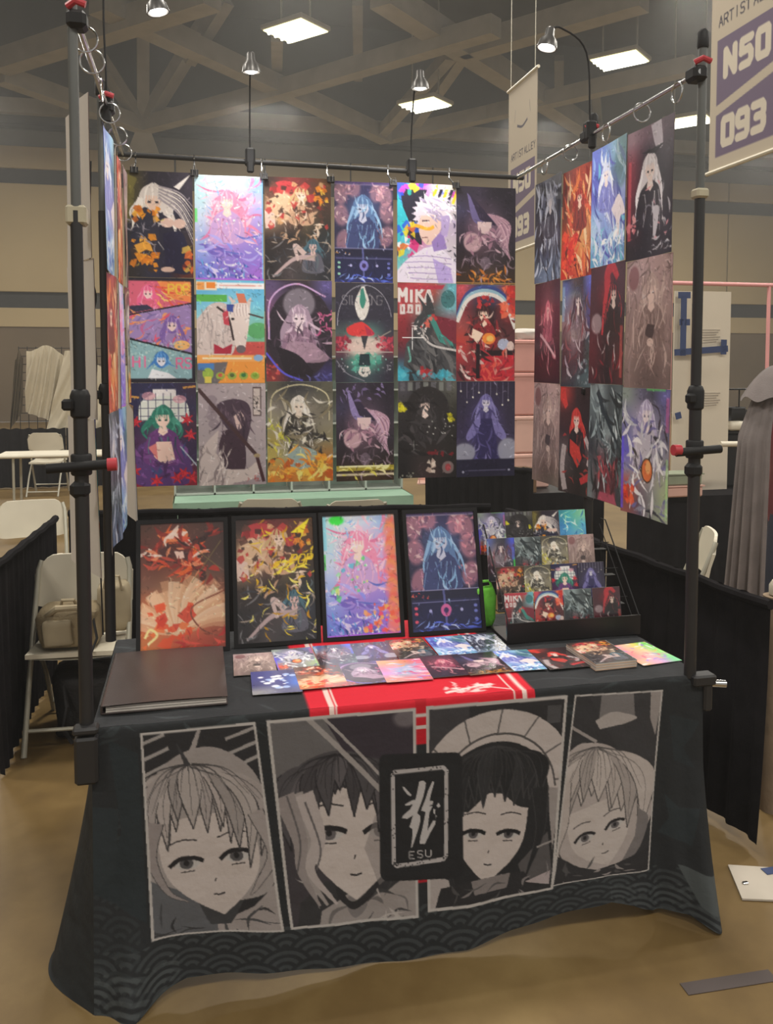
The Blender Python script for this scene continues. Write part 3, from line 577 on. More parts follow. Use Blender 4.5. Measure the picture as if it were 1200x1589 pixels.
def art_beast(c):
    c.base(['b03a44 c0484a a85048 68b0c0', 'a83c40 b08078 5a5a5a 78b4c0', '8a2c34 4a4648 504a4a 8a3c44', '7a2a32 48484a 504c4c 4a4648', '4a3a48 464648 484448 464448', '3aa0b8 40505a 3a464e 38a0b8'])
    c.text('MIKA', .03, .1, .19, 'e0d8d4', bold=.26, gap=.14); [c.rect(.04 + .13 * q, .34, .13 + .13 * q, .50 - .02 * (q % 2), 'd8d0cc') for q in range(4)]; [c.rect(.075 + .13 * q, .38, .095 + .13 * q, .45, 'a83c40') for q in range(4)]; c.poly([(.15, .06), (.8, .03), (.75, .1), (.2, .11)], 'b8384a')
    c.ell(.85, .25, .12, .14, '2a4a50'); c.ell(.85, .25, .1, .12, '58a8a8', .5, soft=.5)
    c.poly(curve([(.34, .2), (.42, .42), (.28, .62), (.3, .9), (.55, .85), (.62, .45), (.5, .16), (.48, .36)]), '3d3f42'); c.poly(curve([(.5, .5), (.66, .55), (.98, 1.05), (.8, 1.1)]), '3f8a80'); c.poly(curve([(.6, .5), (1, .62), (1, .95), (.75, .8)]), '7a2a38')
    c.poly(curve([(.15, .95), (.35, .8), (.65, .9), (1, 1.1), (1, 1.5), (.5, 1.5), (.1, 1.3)]), '47484b'); c.chaos(40, '5c5e60 35363a 6a6a6a 2a2c30', (.15, .8, .95, 1.45), .2, .45, .06, 71, ang=1.0); c.line([(.4, .82), (.6, .98), (1, 1.06)], .035, 'c8c4c0')
    c.ell(.3, .72, .03, .02, 'f0e8e0'); c.chaos(12, 'd8d0cc a8a0a0 e8e0dc', (.2, .5, .55, .8), .06, .15, .025, 72); c.line([(.08, .86), (.45, .86)], .012, 'ffffff'); c.line([(.25, .7), (.25, 1.05)], .014, 'ffffff'); c.shards(8, 'c83a3a e06a5a', (.4, .5, .65, .75), .03, .06, 73); c.shards(10, 'a8282e c83a40', (.25, 1.35, .6, 1.5), .03, .08, 74); c.shards(14, '3ab0c8 60c8d8', (0, 1.38, 1, 1.54), .04, .1, 75, .7); c.line([(.18, 1.0), (.22, 1.2), (.18, 1.24)], .03, '68b0a0')
def art_arc(c):
    c.base(['c8505a 3a3a5a 4a5a88 a84038', '88343c 3a2c34 3a2c34 b83a38', '9a4a48 5a3438 4a2e34 5a2e32', 'b84038 8a5a50 8a4a40 5a3438', 'a83438 4a2c34 3a2a30 3a2a30', '6a3038 a02c34 b83038 a83a40'])
    for i, (k, w) in enumerate((('3a4a88', .07), ('90b8c8', .06), ('e0dcd4', .06))): c.line([(.02, .5 + .05 * i), (.2, .15 + .05 * i), (.5, .05 + .05 * i), (.8, .18 + .05 * i), (1, .6 + .05 * i)], w, k)
    c.shards(16, 'e04030 c83030 f07050', (.75, .05, 1, .5), .05, .12, 81); c.figure(.46, .46, .42, '3a2428', 'f0d0b8', '8a2a30', '5a3034', '2a181c', seed=21, long=1.3); c.shards(10, 'd83a3a b02830', (.35, .2, .6, .34), .03, .07, 82)
    c.chaos(40, 'c84a48 7a2c30 e8c8b8 3a2428 a83438', (.1, .5, .95, 1.1), .1, .25, .04, 83); c.ell(.55, .86, .11, .09, 'f08a3a'); c.ell(.57, .86, .06, .05, 'f8c060'); c.poly([(.28, .7), (.46, .78), (.36, .94), (.26, .84)], 'eed4bc'); c.ell(.8, .95, .1, .09, 'a8b0c8'); c.ell(.92, .98, .06, .08, 'd8c0b8'); c.rect(.42, 1.05, .98, 1.13, '2c2024')
    c.poly([(.42, 1.15), (.98, 1.12), (.98, 1.52), (.42, 1.52)], 'c02c38'); c.chaos(30, 'e0584a 8a2230 d89080 a04048', (.42, 1.15, .95, 1.5), .1, .25, .04, 84); c.chaos(20, 'f0e0d8 d0b8b0 3a2428 b83a40', (.0, 1.0, .4, 1.5), .12, .3, .05, 85, ang=.9); c.rect(.34, .95, .4, 1.5, '2a1c22')
def art_window(c):
    c.base(['2a2a4a 2e2e50 2e2e50 3a2c44', '2c2a4c 4a5a5a 4a5a5a 34304e', '3a2a4a 3a5a58 3a5a58 4a2c40', '4a2a50 5a3a60 5a3a60 3a2c4a', '3a2a50 3c3460 3c3460 3a2c4c', '8a2c3a 3a3a60 5a3050 8a2a38'])
    c.poly(curve([(.15, .55), (.18, .3), (.4, .16), (.6, .16), (.85, .3), (.9, .6)]), 'd8dcd4'); c.rect(.36, .1, .7, .2, 'e0dcdc')
    for i in range(7): c.line([(.18 + .11 * i, .16), (.18 + .11 * i, .6)], .012, '4a4a68')
    for v in (.26, .38, .5): c.line([(.16, v), (.88, v)], .012, '4a4a68')
    c.ell(.3, .2, .1, .06, 'd89aa8', .7); c.ell(.75, .25, .1, .06, 'd89aa8', .7)
    c.poly(curve([(.28, .85), (.12, 1.0), (.12, 1.5), (.88, 1.5), (.85, 1.0), (.68, .85)]), '5a3a74'); c.figure(.5, .52, .52, '2e7a68', 'f0d0c0', '6a3a78', '4a9a84', '1c4a44', seed=23, long=.85); c.poly([(.4, .88), (.62, .88), (.68, 1.18), (.5, 1.22), (.36, 1.1)], 'ecc8b8'); c.poly([(.28, .96), (.4, .9), (.42, 1.15)], 'd87a78'); c.chaos(18, '3a4a78 7a4a8a 4a2c5a', (.15, 1.05, .85, 1.45), .12, .3, .05, 91)
    for x, y in ((.1, .58), (.86, .55), (.9, .78), (.08, 1.3), (.8, 1.36), (.92, 1.42), (.4, 1.46), (.7, 1.42)):
        for k in range(6): a = k * 1.05 + x * 9; c.line([(x, y), (x + .1 * math.cos(a), y + .1 * math.sin(a))], .06, 'd8323c' if k % 2 else 'b02838', w1=.01)
    c.line([(.75, .95), (1, 1.25)], .02, 'a8b8c0'); c.line([(0, .2), (.16, .22)], .03, 'c89048'); c.line([(.8, .08), (.99, .06)], .03, 'c89048')
def art_sword(c):
    c.base(['a89aa0 aca0a4 b0a4a6 b4a8a8', 'a89ca0 aca0a4 aea2a4 b4a8aa', 'a89c9e a89a9e aea2a4 b2a6a8', 'b4a8a8 8a7880 a89ca0 b0a4a6', 'b8aca8 9a8a8c a09294 a89c9e'])
    for i in range(4): c.ell(.2 + .03 * (i % 2), .25 + .12 * i, .08, .07, '6a5c68', .35)
    c.poly(curve([(.28, .4), (.3, .3), (.52, .24), (.72, .3), (.78, .5), (.72, .85), (.62, .95), (.36, .6)]), '4a3a48'); c.poly(curve([(.62, .42), (.68, .52), (.66, .64), (.58, .7), (.52, .5)]), 'dcc0b8'); c.chaos(24, '3a2c3a 5c4a58 6a5864', (.32, .28, .75, .75), .15, .35, .03, 101, ang=1.5)
    c.poly(curve([(.36, .72), (.3, 1.0), (.42, 1.36), (.68, 1.3), (.66, .8), (.5, .68)]), '44323e'); c.poly(curve([(.3, .7), (.06, 1.0), (.02, 1.53), (.5, 1.53), (.4, 1.3), (.26, 1.05)]), 'c8bab4')
    c.poly(curve([(.4, 1.3), (.7, 1.3), (.85, 1.2), (.92, 1.28), (.8, 1.45), (.4, 1.53)]), 'd0c2ba'); c.chaos(26, 'a0928f e4d8d0 8a7c7c', (.02, .85, .5, 1.5), .15, .4, .025, 102, ang=1.7)
    c.line([(.0, .08), (.84, 1.08)], .055, '4a3436'); c.line([(.86, 1.12), (.96, 1.5)], .05, '4a2c30'); c.ell(.86, 1.1, .05, .03, 'b09a70'); c.rect(.8, .06, .93, .5, '5a4a4a'); c.rect(.815, .08, .915, .48, 'c8bcb4'); c.chaos(9, '2a2224', (.84, .14, .89, .42), .04, .07, .016, 103); c.chaos(8, 'b05a58', (.72, 1.35, .88, 1.5), .04, .1, .02, 104)
def art_gold(c):
    c.base(['5a564a 3a3a3c 4a4a48 5a584a', '8a8478 6a665c 8a8474 6a6658', '9a9474 8a847a 7a7468 8a8470', 'a89850 7a786a 6a665c 8a8260', 'b8a858 9aa090 7a6a48 a8743a', 'd0883a c87830 d8a040 c06828'])
    c.line([(.06, .6), (.1, .2), (.5, .05), (.9, .2), (.94, .6)], .02, 'c8c098'); c.figure(.48, .36, .4, 'd8d2c4', 'e8d8c4', '4a463e', 'f0ece0', '3a3630', seed=26, long=1.7); c.chaos(70, 'e0dccc 3a3834 b8b098 8a8064 2c2a2a f0ecd8', (.05, .3, .95, 1.2), .12, .35, .035, 111)
    c.poly(curve([(.3, 1.1), (.5, 1.0), (.75, 1.1), (.6, 1.35), (.35, 1.3)]), '9ab0a8'); c.shards(40, 'f0a030 e07828 f8c848 c85a20 f8e070', (0, 1.15, 1, 1.53), .03, .1, 112); c.chaos(30, 'ffe880 f8b040 e8862a', (0, 1.1, 1, 1.5), .1, .3, .03, 113); c.chaos(14, 'd8d048 b8c040', (0, .6, .3, 1.1), .08, .2, .03, 114)
def art_night(c):
    c.base(['4a4850 2c2a2c 3a3a3a 5a5a54', '3a3836 242224 262426 3a3a34', '2c2a2c 2a2829 282627 2c2b2b', '282628 262425 272526 2a2828', '262426 302a2a 302828 2a2727', '232122 3a3030 3a2c2c 242223'])
    for i in range(7): c.rect(.04 + .13 * i, .02, .12 + .13 * i, .16, '8a9088' if i % 2 else '6a6a70', .7)
    c.ell(.5, .45, .36, .36, '2a2728'); c.figure(.46, .38, .42, '2c292b', 'e4ccc0', '302d2f', '443f42', '1a1819', seed=28, long=1.4); c.chaos(34, '3d3a3c 4a4648 1f1d1e', (.1, .3, .9, 1.2), .15, .4, .05, 121)
    for x, y in ((.06, .42), (.9, .58)): c.shards(10, 'd8d020 f0e840 a8a018', (x - .06, y - .05, x + .06, y + .05), .03, .06, int(x * 100))
    c.line([(.18, 1.0), (.36, 1.02)], .03, 'a8a8a4', bulge=True); c.line([(.27, .94), (.27, 1.1)], .03, 'a8a8a4', bulge=True); c.shards(6, 'e8d8c8 c8b0a0', (.52, 1.28, .68, 1.44), .05, .08, 123); c.shards(8, 'b03038 802028', (.5, 1.1, .95, 1.2), .02, .06, 124); c.ell(.85, 1.38, .1, .1, '7a6a68'); c.ell(.85, 1.38, .05, .06, 'a83a40', .8)
    c.chaos(8, '7a7a6c 9a9a88', (.02, 1.46, .3, 1.52), .03, .06, .025, 126); c.dots(14, 'c8c8c0', (.5, .6, .95, .9), .006, .014, 125)
def art_violet(c):
    c.base(['2f2a3e 332e44 332e44 2f2a3e', '302c42 3c3658 3c3658 302c40', '342e48 4a4474 4a4470 342e46', '383250 443e70 443e6c 38324c', '5a5868 322e50 322e50 5a5868', '28263c 2a2842 2a2842 28263c'])
    for i in range(9): x = .08 + .1 * i; L = .1 + .25 * ((i * 37) % 10) / 10; c.line([(x, .02), (x, .05 + L)], .006, '8a86a0'); c.ell(x, .06 + L, .014, .016, 'e0dcd0')
    c.figure(.5, .33, .34, '6a64a0', 'd0ccdc', '4a4478', '8a86c0', '28244a', seed=30, long=1.2); c.poly(curve([(.4, .5), (.18, .85), (.22, .95), (.42, .78)]), '7a74b0'); c.poly(curve([(.6, .5), (.84, .85), (.78, .95), (.58, .78)]), '7a74b0'); c.poly(curve([(.42, .6), (.3, 1.3), (.72, 1.3), (.6, .6)]), '34305c')
    c.chaos(24, '8a84bc 5a5490 3a3668', (.25, .55, .8, 1.25), .15, .35, .025, 131, ang=1.5); c.ell(.14, 1.15, .17, .14, '9a9cae', .9, soft=.25); c.ell(.88, 1.12, .16, .18, '9a9cae', .9, soft=.25); c.rect(0, 1.26, 1, 1.545, '25243a'); c.line([(.15, 1.44), (.85, 1.44)], .008, '6a688a'); c.ell(.12, 1.46, .02, .02, '9a9ab0'); c.ell(.9, 1.44, .02, .02, '9a9ab0')
def mk_streaks(bg, cols, seed, ang, extra=None, n=110):
    def f(c):
        c.base(bg); c.chaos(n, cols, (0, 0, 1, 1.5), .15, .5, .05, seed, ang=ang)
        if extra: extra(c)
    return f
art_ice = mk_streaks(['4a4a58 6a6e80 4a4c5c 3a3a48', '3a3a48 8a90a4 7a8094 3a3c4a', '34343e 5a5e70 6a7086 34343e', '30303a 3a3c4a 5a6074 30303a', '5a6880 6a7c98 5a6c88 4a5a70'], 'aab2c8 7a86a0 30303c c8d0e0 4a5068 23232c', 141, 1.4, lambda c: c.figure(.55, .35, .4, 'a8aec0', 'd8d4d8', '3c3e4e', 'd0d6e4', seed=31, long=1.6, eyes=False))
art_fire = mk_streaks(['8a2a24 a83a2c b84a38 7a2a24', '7a2c26 c0503c 9a3a30 6a2a26', '6a3428 a8603c c87848 6a3428', 'a0442a d09058 d8a068 a85a34', 'c83a24 d87a3c e09a58 b8502c', 'c03020 c84a2c b85030 8a3024'], 'e0603c f0a060 8a2420 f8d0a0 c03a28 5a2420 f08040', 142, 1.3, lambda c: (c.shards(20, 'd83028 f05030', (0, .9, .4, 1.4), .04, .12, 143), c.figure(.5, .42, .34, '9a2c28', 'f0c8b0', '8a3428', 'd8503c', seed=32, long=1)))
def art_flow(c):
    c.base(['5a6ac8 6a88d0 88b8d8 5a8a98', '5058b8 7a8ad8 4a6a90 3a5a68', '5a60b8 9aa0e0 6a6ab0 8a98c8', '8ab0d8 8a98d8 b8b8d8 6a78b8', 'b8d0e8 6a88c8 8ab0d8 7a98c8', '5aa0c8 88b8e0 5a90c0 5a8ab8'])
    c.chaos(90, 'b8c8f0 4a50b0 88a8e0 e0e8f8 3a4498 6ac0d0', (0, 0, 1, 1.5), .2, .5, .05, 151, ang=1.2); c.figure(.4, .36, .36, 'c8d0f0', 'ecdcd8', '7a80c8', 'e8ecfc', '4a50a0', seed=33, long=1.3); c.poly(curve([(.55, .85), (.8, .7), (1, .95), (.85, 1.0), (.8, 1.3), (.7, 1.0)]), 'ded2d4'); c.ell(.85, .3, .16, .3, '4a7a80', .5, soft=.3); c.chaos(20, 'f4f8ff c8e0f4', (0, 1.2, 1, 1.5), .1, .3, .05, 152, ang=-.6)
def art_blackrose(c):
    c.base(['a88a98 7a6070 6a5464 5a4a58', '8a4050 3a3040 35303e 4a4450', '7a3040 26222c 24222c 302c36', '5a2c38 22202a 201f28 2a2730', '4a2c38 211f28 1f1e26 282530', '2a262c 24222a 24222a 2c2a32'])
    c.rect(.04, .35, .1, 1.3, 'c84a58', .8); c.figure(.48, .5, .52, 'd8d2d6', 'e8d4cc', '27242e', 'f0ecf0', '1c1a24', seed=35, long=1.3); c.poly(curve([(.5, .02), (.6, .28), (.76, .3), (.72, .0)]), 'c0b8c4'); c.poly([(.3, .3), (.8, .28), (.6, .36)], '24222c'); c.chaos(20, 'c8c4cc e8a0a8 8a8694', (.2, .7, .95, 1.35), .08, .22, .025, 161); c.poly(curve([(.55, .95), (.7, 1.0), (.62, 1.3), (.56, 1.3)]), 'c8c4cc'); c.shards(9, 'd87a80 e8a0a0', (.05, .9, .25, 1.2), .03, .06, 162); c.chaos(12, 'c8c8d0', (.3, 1.4, .95, 1.5), .06, .16, .02, 163, ang=0)
def art_maroon(c):
    c.base(['4a2c38 5a3040 4a2c38', '5a2c3c 8a4a5a 5a2c3a', '5a2a3a a0586a 5a2a3a', '4a2433 7a3a4a 4a2433', '3c202c 3c1f2c 3a1f2b', '34202a 34202a 34202a']); c.figure(.52, .42, .36, 'c05a70', 'e0a8a8', 'a04a60', 'e08a98', '4a2030', seed=37, long=1.4); c.chaos(40, 'd88a94 8a3a4c 5a2434 c06a78', (.2, .3, .85, 1.2), .12, .3, .03, 171, ang=1.4); c.line([(.2, .8), (.6, 1.0), (.85, 1.15)], .05, 'd0a0a8')
def art_edge(c):
    c.base(['5a68a8 4a4a58 3a3a48 4a5ad8', '6a6a88 8a7a80 4a4450 5a4a98', '8a6a70 b8a8ac 7a6a74 4a4480', '4a3440 8a7680 4a3c48 3a4a50', '3a2c34 4a3c46 3a3038 4a5a50', '34343c 3a3a44 4a5a60 5a6a70']); c.figure(.5, .32, .42, '3c3644', 'e4d4d0', '8a7c84', '5a5268', '24202a', seed=39, long=1.3); c.chaos(50, 'c8c0c8 3a3038 8a5058 a898a8 5a3a44', (.05, .2, .95, 1.2), .12, .35, .04, 181, ang=1.4); c.rect(.93, .7, .99, 1.1, '48e050', .8); c.rect(.88, .35, .98, .8, '5a70e0', .7); c.rect(0, .1, .08, .6, '8ab0d0', .6); c.dots(30, '8a98a0 5a6870', (.5, 1.15, 1, 1.5), .01, .03, 182)  # coloured side strips are painted foil sheen
def art_redhair(c):
    c.base(['4a2c34 5a3038 4a2c34', '4a2830 8a2c34 4a3038', '4a2c34 3a2c30 3a2a30', '5a2c34 32292d 32272c', '5a2830 2f272a 4a2a2c', '4a262c 2b2326 4a2c2c']); c.line([(.55, .5), (.5, .15), (.65, .05), (.8, .2)], .2, 'b8343c', w1=.1); c.figure(.68, .38, .4, '3a3034', 'dcc4b8', '2f292b', 'c03a40', '201a1c', seed=41, long=1); c.line([(.55, .2), (.42, .5), (.35, .9)], .12, 'c03840', w1=.04); c.chaos(24, 'c8b8b8 8a2c34 5a3a3c', (.05, .6, .9, 1.4), .12, .3, .03, 191, ang=1.5); c.rect(.88, .8, .96, 1.45, 'c0504a', .7); c.ell(.2, .75, .13, .12, 'a89498', .8, soft=.3)
def art_dusty(c):
    c.base(['b49898 b89c9a b89a98 b09490', 'a48a88 ac9290 a88e8a a88c88', '98807c a48a84 9c8480 a08680', '947c76 907872 8a726c 98807a', '8c7670 7a6660 765f5a 8a746e', '846e68 6c5a56 6a5854 7a6661']); c.figure(.58, .38, .52, 'b89e96', 'e0c4b8', '86706a', 'ccb4aa', '5a4a48', seed=43, long=1.5); c.chaos(60, 'a88e88 c8b0a6 86706c 947c78', (.0, .1, 1, 1.1), .2, .5, .03, 201, ang=1.6); c.ell(.18, .22, .11, .13, '7a4a4c', .7, soft=.3); c.poly(curve([(.5, .78), (.46, .9), (.6, .95), (.66, .8)]), '4e4140'); c.ell(.56, 1.0, .07, .05, 'd8beb2'); c.chaos(18, '705c58 84706a', (.0, .0, 1, .2), .1, .25, .02, 202)
def art_scarlet(c):
    c.base(['a83a36 3a2a2c 322628', '4a2c2c 3a2a2c 30272a', '3a2a2c 4a2c2c 2e272a', '5a5052 342a2c 5a4a4c', '4a4446 2c2628 3a2c2e', '3a3032 2a2426 282426']); c.line([(.0, .0), (.2, .3)], .25, 'c83a34', w1=.1); c.figure(.48, .45, .42, 'c03834', 'e0c4b8', '2e282a', 'd84a40', '221c1e', seed=45, long=1.1); c.poly([(.3, .75), (.55, .85), (.62, 1.0), (.5, 1.15), (.3, .95)], 'c03a34'); c.line([(.15, .85), (.1, 1.2), (.18, 1.5)], .12, 'a89c9c'); c.line([(.72, .7), (.86, .9), (.8, 1.1)], .09, 'b0a4a4'); c.poly([(.55, 1.3), (.9, 1.15), (.95, 1.25), (.6, 1.38)], 'b83238'); c.chaos(14, '5a4a4c a83a38', (.1, .7, .9, 1.4), .08, .2, .03, 211)
def art_tealgrey(c):
    c.base(['7a8a8c 8a9a9c 4a5456 5a6668', '5a6668 98a8a8 4a5254 5a6668', '3a4244 7a888a 8a9898 4a5456', '3a3a3e 6a5a5e 5a4a50 3a4244', '5a5c60 5a2c34 6a343c 3a3c40', '6a7072 4a2c34 5a2c36 3a3a40']); c.chaos(80, '9aacae 3a4446 5a686c c8d4d4 2a3032', (0, 0, 1, 1.1), .25, .6, .06, 221, ang=1.2); c.line([(.25, .1), (.6, .5), (1, .9)], .1, '2e383c', w1=.03); c.chaos(40, '8a3440 4a2028 b04a50 2a2024', (.2, .9, .9, 1.5), .12, .3, .05, 222, ang=1.4); c.poly([(.35, 1.42), (.75, 1.42), (.85, 1.54), (.3, 1.54)], 'a84a5c')
def art_pearl(c):
    c.base(['8a9890 6a6880 4a4a5a 6a68a8', '7a7a9c b0a8c0 8a8aa0 5a5a78', '6a6aa0 c0bcc8 b8b8c4 6a6a84', '5a58c8 b0b0b4 c0c4c8 8a8a9c', '8a8aa8 a89890 a89c98 98a090', 'c04a38 7a6a74 8a8c90 a8b890', '8a4a40 5a4a5c 8a9088 98a888']); c.figure(.5, .3, .46, 'b0a8c8', 'ece0e0', 'c0bcc8', 'e0dcf0', '4a4868', seed=47, long=1.5); c.chaos(80, 'e8e8ec 8a8a98 4a4a5c c8ccd0 6a68a0 f4f4f4 2a2a34', (0, .3, 1, 1.5), .12, .4, .045, 231); c.ell(.52, .98, .13, .15, '3a2824'); c.ell(.52, .98, .11, .13, 'e0703a'); c.ell(.54, .94, .05, .07, 'f8b870', .8, soft=.4); c.shards(12, 'd83a28 f06038', (.0, 1.18, .25, 1.4), .04, .09, 232); c.rect(0, .6, .05, 1.5, '5a48f0', .7); c.rect(.94, .8, .99, 1.5, 'b0e890', .6); c.rect(.92, .1, .98, .5, 'd05a98', .6); c.rect(.5, 0, .9, .03, '60d060', .7)  # foil sheen painted as coloured strips along the edges
def art_ember(c):
    c.base(['5a3a30 6a3c34 5a3a32 4a3430', '6a3a32 8a3c34 5a3430 4a3430', '6a3c30 7a4034 6a4434 54403a', '7a5040 9a6a4c a8704c 7a4c3c', 'c06a44 d8a880 d09870 b07050', 'd0603c d89868 c87c54 a05c44', 'c87040 c85c3c c04c38 a04434'])
    c.poly(curve([(.2, .15), (.5, .08), (.55, .2), (.3, .26)]), 'e07848'); c.chaos(60, 'b83428 e8642c 3a2424 f0d8c8 8a2c26 d8482c', (.1, .1, .85, .65), .12, .32, .05, 241); c.poly(curve([(.22, .34), (.4, .26), (.6, .34), (.5, .5), (.3, .48)]), '4a2a2a', .8); c.poly([(.4, .36), (.5, .34), (.52, .44), (.44, .46)], 'e8c4b4'); c.chaos(26, 'c84a38 8a2c26 e88a60 5a2824', (.15, .25, .7, .6), .1, .24, .035, 245)
    for i in range(26): a = 3.0 + i * .13; c.line([(.45, 1.35), (.5 + .3 * math.cos(a), 1.25 + .3 * math.sin(a)), (.5 + (.5 + .16 * ((i * 7) % 5) / 5) * math.cos(a + .2), 1.2 + (.42 + .16 * ((i * 3) % 4) / 4) * math.sin(a + .1))], .05, ('f0c8a0', 'd8a078', 'f4d8b8', 'e8b890')[i % 4], w1=.13, al=.6)
    c.shards(24, 'e8502c f07038 d83c28', (.05, 1.0, .6, 1.5), .04, .11, 242); c.line([(1, .85), (.6, 1.05), (.7, 1.3), (.95, 1.42)], .018, '8a4a38'); c.line([(.1, 1.45), (.2, 1.35), (.12, 1.28), (.06, 1.38)], .03, 'f8d890'); c.chaos(12, 'c03030 e85040', (.5, 1.4, .98, 1.52), .08, .2, .03, 243); c.line([(.6, .3), (.95, .6)], .008, '7a6a40'); c.line([(.95, .25), (.6, .75)], .008, '7a6a40')
def art_teal_blue(c):
    c.base(['2a98a8 40b0b8 68c8a8 88d8a8', '2880c0 3aa8d0 60c8c0 58b8d8', '4a98d0 50a8d8 68b8e0 4898d0', '88c8e0 a0d8e8 78b8e0 5890d0']); c.chaos(40, 'a8f0c8 d8f8f0 2878b8 58d0e8', (0, 0, 1, 1.5), .15, .4, .04, 251)
def art_rainbow(c):  # foil sheen painted as flat colour
    c.base(['f8a0a0 f8c0a0 f8e070 78e060', 'f07888 f0a890 f0c8b0 a0e878', 'f8b090 e8a0b8 c8a0d8 70d890']); c.chaos(40, 'ffffff f06a80 a080d8 f8c060', (0, 0, 1, 1.5), .15, .4, .05, 261)
def art_coral(c):
    c.base(['f09860 f0a070 e88a70 e87088', 'e87898 d0a0d0 a0b8e0 e880a0', 'c88ad0 90c0e8 b0d0f0 e890a8', 'f08a78 f0989a e8808a d8687a']); c.chaos(50, 'f8d8e8 90b8e8 e05a88 f8a060 b878c8', (0, 0, 1, 1.5), .15, .45, .05, 271, ang=.3)
def art_navy(c):
    c.base(['3a3a80 40448a 3a3a78 34346a', '3a3c80 484c90 40408a 3060c0', '383870 4a4c88 44448a 3868d0', '8a8a90 7a7c90 5a5c80 4a4c80']); c.dots(26, 'f4f4f8 e0e8f8 a8c0f0', (.2, .3, .9, 1.2), .03, .08, 281)
ARTS = dict(silver=art_silver, pastel=art_pastel, feast=art_feast, player=art_player, coat=art_white_coat, mauve=art_mauve, three=art_three, horse=art_horse, lilac=art_lilac, cloak=art_cloak,
            beast=art_beast, arc=art_arc, window=art_window, sword=art_sword, gold=art_gold, mauve2=lambda c: art_mauve(c, 1), night=art_night, violet=art_violet, ice=art_ice, fire=art_fire, flow=art_flow,
            rose=art_blackrose, maroon=art_maroon, edge=art_edge, redhair=art_redhair, dusty=art_dusty, scarlet=art_scarlet, tealgrey=art_tealgrey, pearl=art_pearl, ember=art_ember,
            feast2=lambda c: art_feast(c, 1), pastel2=lambda c: art_pastel(c, 1), player2=lambda c: art_player(c, 1), tealblue=art_teal_blue, rainbow=art_rainbow, coral=art_coral, navy=art_navy)
def paint(key, w, h, ss=2):
    c = Cv(w, h, 1.0, 1.545, ss=ss); ARTS[key](c); c.detail(60 if w < 70 else 240, seed=len(key) * 7 + w); c.ink(); return c.out()

# ------------------------------------------------------------------ hanging posters
PW, PH = .2785, .4318
def poster(key, label, loc, rz=0.0, foil=False, bend=0.004, seed=0, tilt=0.0, w=PW, nx=86, ny=132):
    col = paint(key, nx, ny)
    u = np.linspace(-.5, .5, nx)[None, :] * w; v = np.linspace(0, PH, ny)[:, None]
    X = np.repeat(u, ny, 0); Z = np.repeat(-v, nx, 1)
    r = random.Random(seed + 5); ph = r.uniform(0, 6)
    Y = bend * (np.cos(X / w * 5 + ph) * np.sin(v * 3.2 + ph)) + tilt * v
    me = print_mesh('poster', np.stack([X, Y, Z], -1), col, [M_FOIL if foil else M_PRINT, M_PAPER], back=(0, .0016, 0), back_step=10)
    o = bpy.data.objects.new('poster', me); COL.objects.link(o); o.location = loc; o.rotation_euler = (0, 0, rz)
    return tag(o, label, 'poster', 'art posters hung on the stand')
XA, YB, ZT = .026, 1.30, 2.515
GX = (.1466, .432, .7208, 1.0069, 1.2897, 1.5636)
BACK = [
 [('silver', 'poster of a silver-haired figure in black and orange, top left corner'), ('pastel', 'pink and blue holographic poster in the top row of the back grid'), ('feast', 'dark brown poster with red cluster and reclining legs, top row of back grid'),
  ('player', 'indigo poster with blue-haired figure and player bar, top row of back grid'), ('coat', 'bright poster of a white-haired man with yellow glasses and coloured shards'), ('mauve', 'dark poster of a mauve figure with orange sparks, top right of back grid')],
 [('three', 'black bordered poster in three diagonal strips, pink, purple and blue'), ('horse', 'poster of a white horse over an orange banner'), ('lilac', 'dark poster with pale lilac figure inside a purple ring, at grid centre'),
  ('cloak', 'dark slate poster with red cloak and teal glow'), ('beast', 'poster with white block letters over a dark grey hulking shape'), ('arc', 'red poster with a blue and white arc over a dark-haired figure')],
 [('window', 'poster of a green-haired figure among red flowers before an arched window'), ('sword', 'pale grey poster of a dark-haired figure with a long sword'), ('gold', 'cream and gold poster with orange flames at its foot'),
  ('mauve2', 'dark poster of a mauve figure with a yellow strip at its foot'), ('night', 'almost black poster with pale face and two yellow flowers'), ('violet', 'indigo poster of a violet figure with arms spread, bottom right of back grid')]]
for r, row in enumerate(BACK):
    for c_, (k, lb) in enumerate(row):
        poster(k, lb, (GX[c_] + .002 * ((r * 7 + c_ * 3) % 3 - 1), YB - .002 * r, ZT - (PH + .0015) * r + (.0, -.004, .002, -.003, .002, 0)[c_]), foil=k in ('pastel',), seed=r * 6 + c_, w=(.273, .281, .283, .258, .269, .278)[c_])
RIGHT = [
 [('ice', 'grey-blue streaked poster, top row, farthest on the right rod'), ('fire', 'fiery red and orange poster on the right rod'), ('flow', 'flowing blue and white poster with a pale seated figure'), ('rose', 'black poster of a white-haired figure with pink side stripe')],
 [('maroon', 'maroon poster with a pink standing figure'), ('edge', 'dark poster with white clad figure and blue green foil edge'), ('redhair', 'dark maroon poster with a red lock and black dress'), ('dusty', 'large dusty rose poster of a long-haired figure, nearest in the middle row')],
 [('dusty', 'dusty rose poster of a long-haired figure, far end of the bottom row'), ('scarlet', 'black poster with scarlet hair and white sleeves, bottom row right'), ('tealgrey', 'teal grey streaked poster with dark red foot'), ('pearl', 'white and violet foil poster with an orange egg shape')]]
